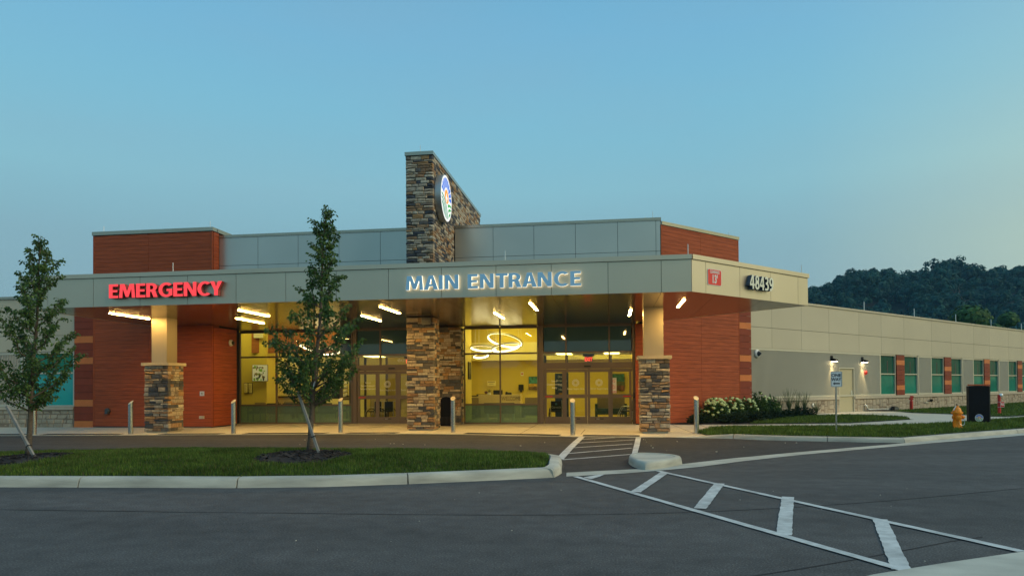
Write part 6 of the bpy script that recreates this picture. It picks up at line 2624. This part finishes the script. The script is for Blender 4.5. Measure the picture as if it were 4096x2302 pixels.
m.obj('body', M_BLACK, t)
# cameras
def dome(fr, u, z, lb, s_=1.0):
    p = fr.P(u, 0, z)
    t = thing('dome_camera', p, lb, 'camera')
    m = MB()
    Mx = fr.M(u, 0.0, z) @ Matrix.Rotation(PI / 2, 4, 'X')
    m.lathe((0, 0, 0), [(.13 * s_, 0), (.135 * s_, .03), (.12 * s_, .07), (.085 * s_, .10)], 18, Mx)
    m.obj('mount', M_WHITE, t, smooth=True)
    m = MB()
    m.lathe((0, 0, 0), [(.085 * s_, .10), (.078 * s_, .135), (.05 * s_, .165), (.01, .178 * s_)], 16, Mx)
    m.obj('lens', M_BLACK, t, smooth=True)


dome(W, 29.35, 3.05, 'white dome camera at the top left of the ribbed wing panel', 1.5)
dome(east(-15.52), 26.55, 3.42, 'white dome camera on the red return wall beside the left shopfront')
# wall lamps either side of the wing door
for u, lb in ((36.22, 'black wall lamp left of the side door, above the ONE WAY sign'), (39.56, 'black wall lamp right of the side door, above the red bell')):
    t = thing('wall_lamp', W.P(u, 0, 2.9), lb, 'lamp', 'wall lamps by the side door')
    m = MB()
    m.fbox(W, u - .09, u + .09, -.03, .04, 2.84, 3.10)
    m.hexa([W.P(u - .13, .30, 2.80), W.P(u + .13, .30, 2.80), W.P(u + .13, -.02, 2.80), W.P(u - .13, -.02, 2.80), W.P(u - .11, .29, 2.90), W.P(u + .11, .29, 2.90), W.P(u + .09, .02, 2.98), W.P(u - .09, .02, 2.98)])
    m.obj('housing', M_BLACKP, t)
    m = MB()
    m.fbox(W, u - .11, u + .11, .03, .28, 2.788, 2.798)
    m.obj('lens', emis('wall_lamp_lens', (1, .83, .50), 30) if 'wall_lamp_lens' not in MATS else MATS['wall_lamp_lens'], t)
    l_ = bpy.data.lights.new('wall_lamp_beam', 'SPOT')
    l_.energy = 170
    l_.color = (1, .78, .40)
    l_.spot_size = R(76)
    l_.spot_blend = .9
    l_.shadow_soft_size = .04
    lo = bpy.data.objects.new('beam', l_)
    dirv = Vector((W.n[0] * .12, W.n[1] * .12, -1)) * -1
    Ml = Matrix.Translation(W.P(u, .13, 2.77)) @ (dirv).to_track_quat('Z', 'Y').to_matrix().to_4x4()
    attach(lo, t, Ml)
t = thing('fire_bell', W.P(39.9, .05, 2.24), 'red fire bell on the ribbed panel below the right wall lamp', 'fire bell')
m = MB()
m.lathe((0, 0, 0), [(.13, 0), (.13, .05), (.10, .11), (.04, .13)], 16, W.M(39.92, -.02, 2.23) @ Matrix.Rotation(PI / 2, 4, 'X'))
m.obj('gong', M_RED, t, smooth=True)
m = MB()
m.fbox(W, 39.82, 39.92, -.02, .06, 2.10, 2.18)
m.obj('box', M_RED, t)
# small fittings on the left red wall
t = thing('wall_light', (-20.08, 25.2, .66), 'small dark wedge wall light low on the left red wall', 'wall light')
m = MB()
m.lathe((0, 0, 0), [(.12, 0), (.115, .05), (.05, .07)], 16, F25.M(-20.08, .02, .67) @ Matrix.Rotation(PI / 2, 4, 'X'))
m.hexa([F25.P(-20.14, .16, .56), F25.P(-20.0, .16, .56), F25.P(-19.98, .04, .56), F25.P(-20.16, .04, .56), F25.P(-20.09, .06, .74), F25.P(-20.05, .06, .74), F25.P(-20.05, .04, .76), F25.P(-20.09, .04, .76)])
m.obj('housing', mat('dark_bronze_fitting', (.07, .06, .05), .5, metal=.4), t)
t = thing('door_push_plate', (-15.97, 25.2, 1.35), 'square steel push plate on the red wall right of the left stone pillar', 'push plate')
m = MB()
m.fbox(F25, -16.06, -15.88, .022, .05, 1.26, 1.44)
m.obj('plate', M_ROD, t)
m = MB()
m.fbox(F25, -16.01, -15.93, .05, .055, 1.30, 1.40)
m.obj('button', M_FRAMEL, t)
m = MB()
m.fbox(F25, -15.995, -15.945, .055, .057, 1.345, 1.365)
m.obj('mark', mat('blue_mark', (.03, .05, .2), .5), t)
t = thing('hose_bib', (-15.97, 25.2, .40), 'small grey outlet box low on the red wall below the push plate', 'outlet box')
m = MB()
m.fbox(F25, -16.06, -15.88, .022, .10, .36, .47)
m.fbox(F25, -16.03, -15.93, .10, .13, .39, .45)
m.obj('box', M_FRAMEL, t)
# soffit hatch above the middle pillar is part of the canopy
m = MB()
m.box(-6.9, -6.2, 22.75, 23.35, zs - .004, zs + .002)
m.obj('soffit_hatch', M_SOFFIT, can)

# ================================================================== lightning rods and the roof vent
RODS = [((-20.36, 25.4), 7.9, 8.18, 'lightning rod at the left end of the left red block'), ((-15.7, 25.4), 7.9, 8.2, 'lightning rod at the right end of the left red block'), ((-12.91, 18.95), 5.0, 5.30, 'lightning rod on the canopy edge above the EMERGENCY sign'),
        ((-8.1, 18.95), 5.0, 5.30, 'lightning rod on the canopy edge half hidden by the taller young tree'), ((-2.88, 18.95), 5.0, 5.32, 'lightning rod on the canopy edge above MAIN ENTRANCE'), ((2.08, 18.95), 5.0, 5.32, 'lightning rod at the corner of the canopy'), ((-6.63, 23.75), 9.85, 10.14, 'lightning rod on the front of the stone tower'),
        ((-6.3, 27.9), 9.85, 10.08, 'lightning rod halfway back on the stone tower'), ((1.67, 27.25), 8.0, 8.32, 'taller lightning rod at the right end of the grey parapet'), ((1.40, 27.6), 7.9, 8.2, 'shorter lightning rod left of the right end of the grey parapet'), ((6.0, 22.88), 5.0, 5.32, 'lightning rod at the right end of the canopy'), ((5.14, 31.0), 7.95, 8.22, 'lightning rod at the right end of the upper red wall')]
for (x, y), z0, z1, lb in RODS:
    m = MB()
    m.tube([(x, y, z0), (x, y, z1 - .03), (x, y, z1)], [.011, .010, .002], 6)
    m.lathe((x, y, z0 - .0), [(.03, 0), (.03, .02), (.012, .03)], 8)
    tag(m.obj('lightning_rod', M_ROD, None), lb, 'lightning rod', 'lightning rods along the roof edges')
for k, s_ in enumerate((40.08, 46.48, 52.81, 59.13, 65.4)):
    x, y, _ = W.P(s_, -.1, 0)
    m = MB()
    m.tube([(x, y, 5.77), (x, y, 6.28), (x, y, 6.32)], [.02, .02, .004], 6)
    tag(m.obj('lightning_rod', M_ROD, None), ('nearest', 'second nearest', 'third', 'fourth', 'farthest')[k] + ' lightning rod along the roof edge of the long wing', 'lightning rod', 'lightning rods along the roof edges')
vx, vy = W.P(36.5, -3.2, 0)[:2]
t = thing('vent_pipe', (vx, vy, 5.66), 'white gooseneck vent pipe on the wing roof beside the canopy end', 'vent pipe')
m = MB()
m.tube([(vx, vy, 5.6), (vx, vy, 7.05)] + [(vx + .16 - .16 * math.cos(a) * 1, vy, 7.05 + .16 * math.sin(a)) for a in np.linspace(.2, PI * .85, 9)], .095, 12)
m.obj('pipe', M_WHITE, t, smooth='all')
m = MB()
m.tube([(vx - .16, vy - .05, 5.7), (vx - .16, vy - .05, 7.95)], .018, 6)
m.tube([(vx - .22, vy - .05, 6.75), (vx, vy - .05, 6.78)], .02, 6)
m.obj('rod', M_ROD, t)

# ================================================================== planting before the wing
def bush(x, y, rx, ry, h, n, label, flowers):
    t = thing('hydrangea_bush', (x, y, .03), label, 'shrub', 'hydrangeas before the red wall')
    d = unit_vecs(n)
    d[:, 2] = np.abs(d[:, 2])
    k = nrng.uniform(.55, 1.03, n) * (1 + .16 * np.sin(np.arctan2(d[:, 1], d[:, 0]) * 5 + x))
    P = np.stack([x + d[:, 0] * rx * k, y + d[:, 1] * ry * k, .05 + (d[:, 2] * .85 + .12) * h * k], 1)
    a = d + unit_vecs(n) * .9 + np.array([0, 0, .2])
    a /= np.linalg.norm(a, axis=1, keepdims=True)
    b = np.cross(a, unit_vecs(n))
    b /= np.linalg.norm(b, axis=1, keepdims=True)
    l_ = nrng.uniform(.035, .075, n)[:, None]
    quads_obj('foliage', P, a * l_, b * l_ * .6, M_HYD, t)
    m = MB()
    for q in range(9):
        th = rnd.uniform(0, 2 * PI)
        m.tube([(x + rnd.uniform(-.1, .1), y + rnd.uniform(-.1, .1), .03), (x + rx * .6 * math.cos(th), y + ry * .6 * math.sin(th), h * .75)], [.012, .005], 5)
    m.obj('stems', M_BARK, t)
    for q in range(flowers):
        th, ph = rnd.uniform(PI * .85, PI * 2.25), rnd.uniform(.12, 1.3)
        s_ = rnd.uniform(.75, 1.25)
        p = Vector((x + rx * 1.02 * math.cos(th) * math.cos(ph), y + ry * 1.02 * math.sin(th) * math.cos(ph), .08 + h * (.15 + .90 * math.sin(ph)) - .02))
        o = bpy.data.objects.new('flower_head', BLOOM)
        attach(o, t, Matrix.Translation(p) @ Matrix.Rotation(rnd.uniform(0, 6), 4, 'Z') @ Matrix.Diagonal((s_, s_, s_ * .85, 1)))


def _bloom():
    bm = bmesh.new()
    bmesh.ops.create_icosphere(bm, subdivisions=2, radius=.058)
    r = random.Random(3)
    for v in bm.verts:
        v.co *= 1 + r.uniform(-.22, .2)
    me = bpy.data.meshes.new('flower_head')
    bm.to_mesh(me)
    bm.free()
    me.materials.append(M_BLOOM)
    return me


BLOOM = _bloom()
bush(4.2, 29.0, .58, .55, .92, 1500, 'hydrangea bush nearest the end bollard, thick with pale green blooms', 62)
bush(4.98, 29.95, .58, .55, .95, 1500, 'hydrangea bush second from the end bollard', 30)
bush(5.7, 30.7, .52, .5, .88, 1400, 'hydrangea bush before the banded boards, blooms on its right side', 30)
bush(6.45, 32.1, .55, .5, 1.12, 1500, 'tall hydrangea bush with upright shoots at the wing corner', 7)
bush(7.2, 33.0, .48, .45, .95, 1200, 'outermost hydrangea bush at the start of the stone base', 6)


def juniper(x, y, rx, ry, h, n, label):
    t = thing('juniper', (x, y, .03), label, 'shrub', 'low junipers in the bed')
    d = unit_vecs(n)
    d[:, 2] = np.abs(d[:, 2]) * .9
    k = nrng.uniform(.35, 1.08, n)
    P = np.stack([x + d[:, 0] * rx * k, y + d[:, 1] * ry * k, .04 + h * d[:, 2] * k + .06 * k], 1)
    a = d * np.array([1, 1, .4]) + unit_vecs(n) * .5
    a /= np.linalg.norm(a, axis=1, keepdims=True)
    b = np.cross(a, unit_vecs(n))
    b /= np.linalg.norm(b, axis=1, keepdims=True)
    l_ = nrng.uniform(.05, .11, n)[:, None]
    quads_obj('foliage', P, a * l_, b * l_ * .22, M_JUN, t)
    m = MB()
    for q in range(6):
        th = rnd.uniform(0, 2 * PI)
        m.tube([(x, y, .02), (x + rx * .7 * math.cos(th), y + ry * .7 * math.sin(th), h * .5)], [.015, .006], 5)
    m.obj('stems', M_BARK, t)


for x, y, rx, h, lb in ((3.45, 27.95, .5, .36, 'low dark juniper directly behind the end bollard'), (4.75, 28.35, .62, .40, 'low dark juniper in front of the second hydrangea'), (5.55, 29.2, .62, .42, 'low dark juniper in front of the third hydrangea'), (6.25, 30.6, .6, .40, 'low dark juniper in front of the tall hydrangea'),
                        (7.0, 31.9, .6, .36, 'low dark juniper before the outermost hydrangea'), (7.75, 33.0, .55, .33, 'low dark juniper before the first ornamental grass'), (8.4, 33.9, .5, .34, 'low dark juniper before the middle ornamental grasses'), (9.1, 34.75, .6, .45, 'tall dark juniper before the ornamental grass nearest the door')):
    juniper(x, y, rx, rx * .8, h, 900, lb)


def reed(x, y, h, n, sp, label):
    t = thing('ornamental_grass', (x, y, .03), label, 'plant', 'ornamental grasses by the stone base')
    th = nrng.uniform(0, 2 * PI, n)
    l_ = h * nrng.uniform(.45, 1.05, n)
    ln = nrng.uniform(.05, sp, n)
    Ps, As, Bs = [], [], []
    for k in range(3):      # three pieces to each bending blade
        f = (k + .5) / 3
        P = np.stack([x + np.cos(th) * ln * f ** 1.8 * l_, y + np.sin(th) * ln * f ** 1.8 * l_, .03 + l_ * f], 1)
        A = np.stack([np.cos(th) * ln * f ** .8 * l_ * .3, np.sin(th) * ln * f ** .8 * l_ * .3, l_ / 5.2], 1)
        Bv = np.stack([-np.sin(th + .6), np.cos(th + .6), 0 * th], 1) * (.010 - .0025 * k)
        Ps.append(P)
        As.append(A)
        Bs.append(Bv)
    quads_obj('blades', np.concatenate(Ps), np.concatenate(As), np.concatenate(Bs), M_REED, t)


for x, y, h, lb in ((7.95, 34.4, 1.05, 'ornamental grass nearest the hydrangeas'), (8.55, 35.05, 1.35, 'tallest ornamental grass, second from the hydrangeas'), (9.05, 35.5, 1.15, 'ornamental grass in the middle of the row'), (9.5, 35.95, 1.2, 'ornamental grass left of the round wall vent'), (9.95, 35.6, .75, 'short bright ornamental grass nearest the side door')):
    reed(x, y, h, 120, .42 if h > .8 else .8, lb)
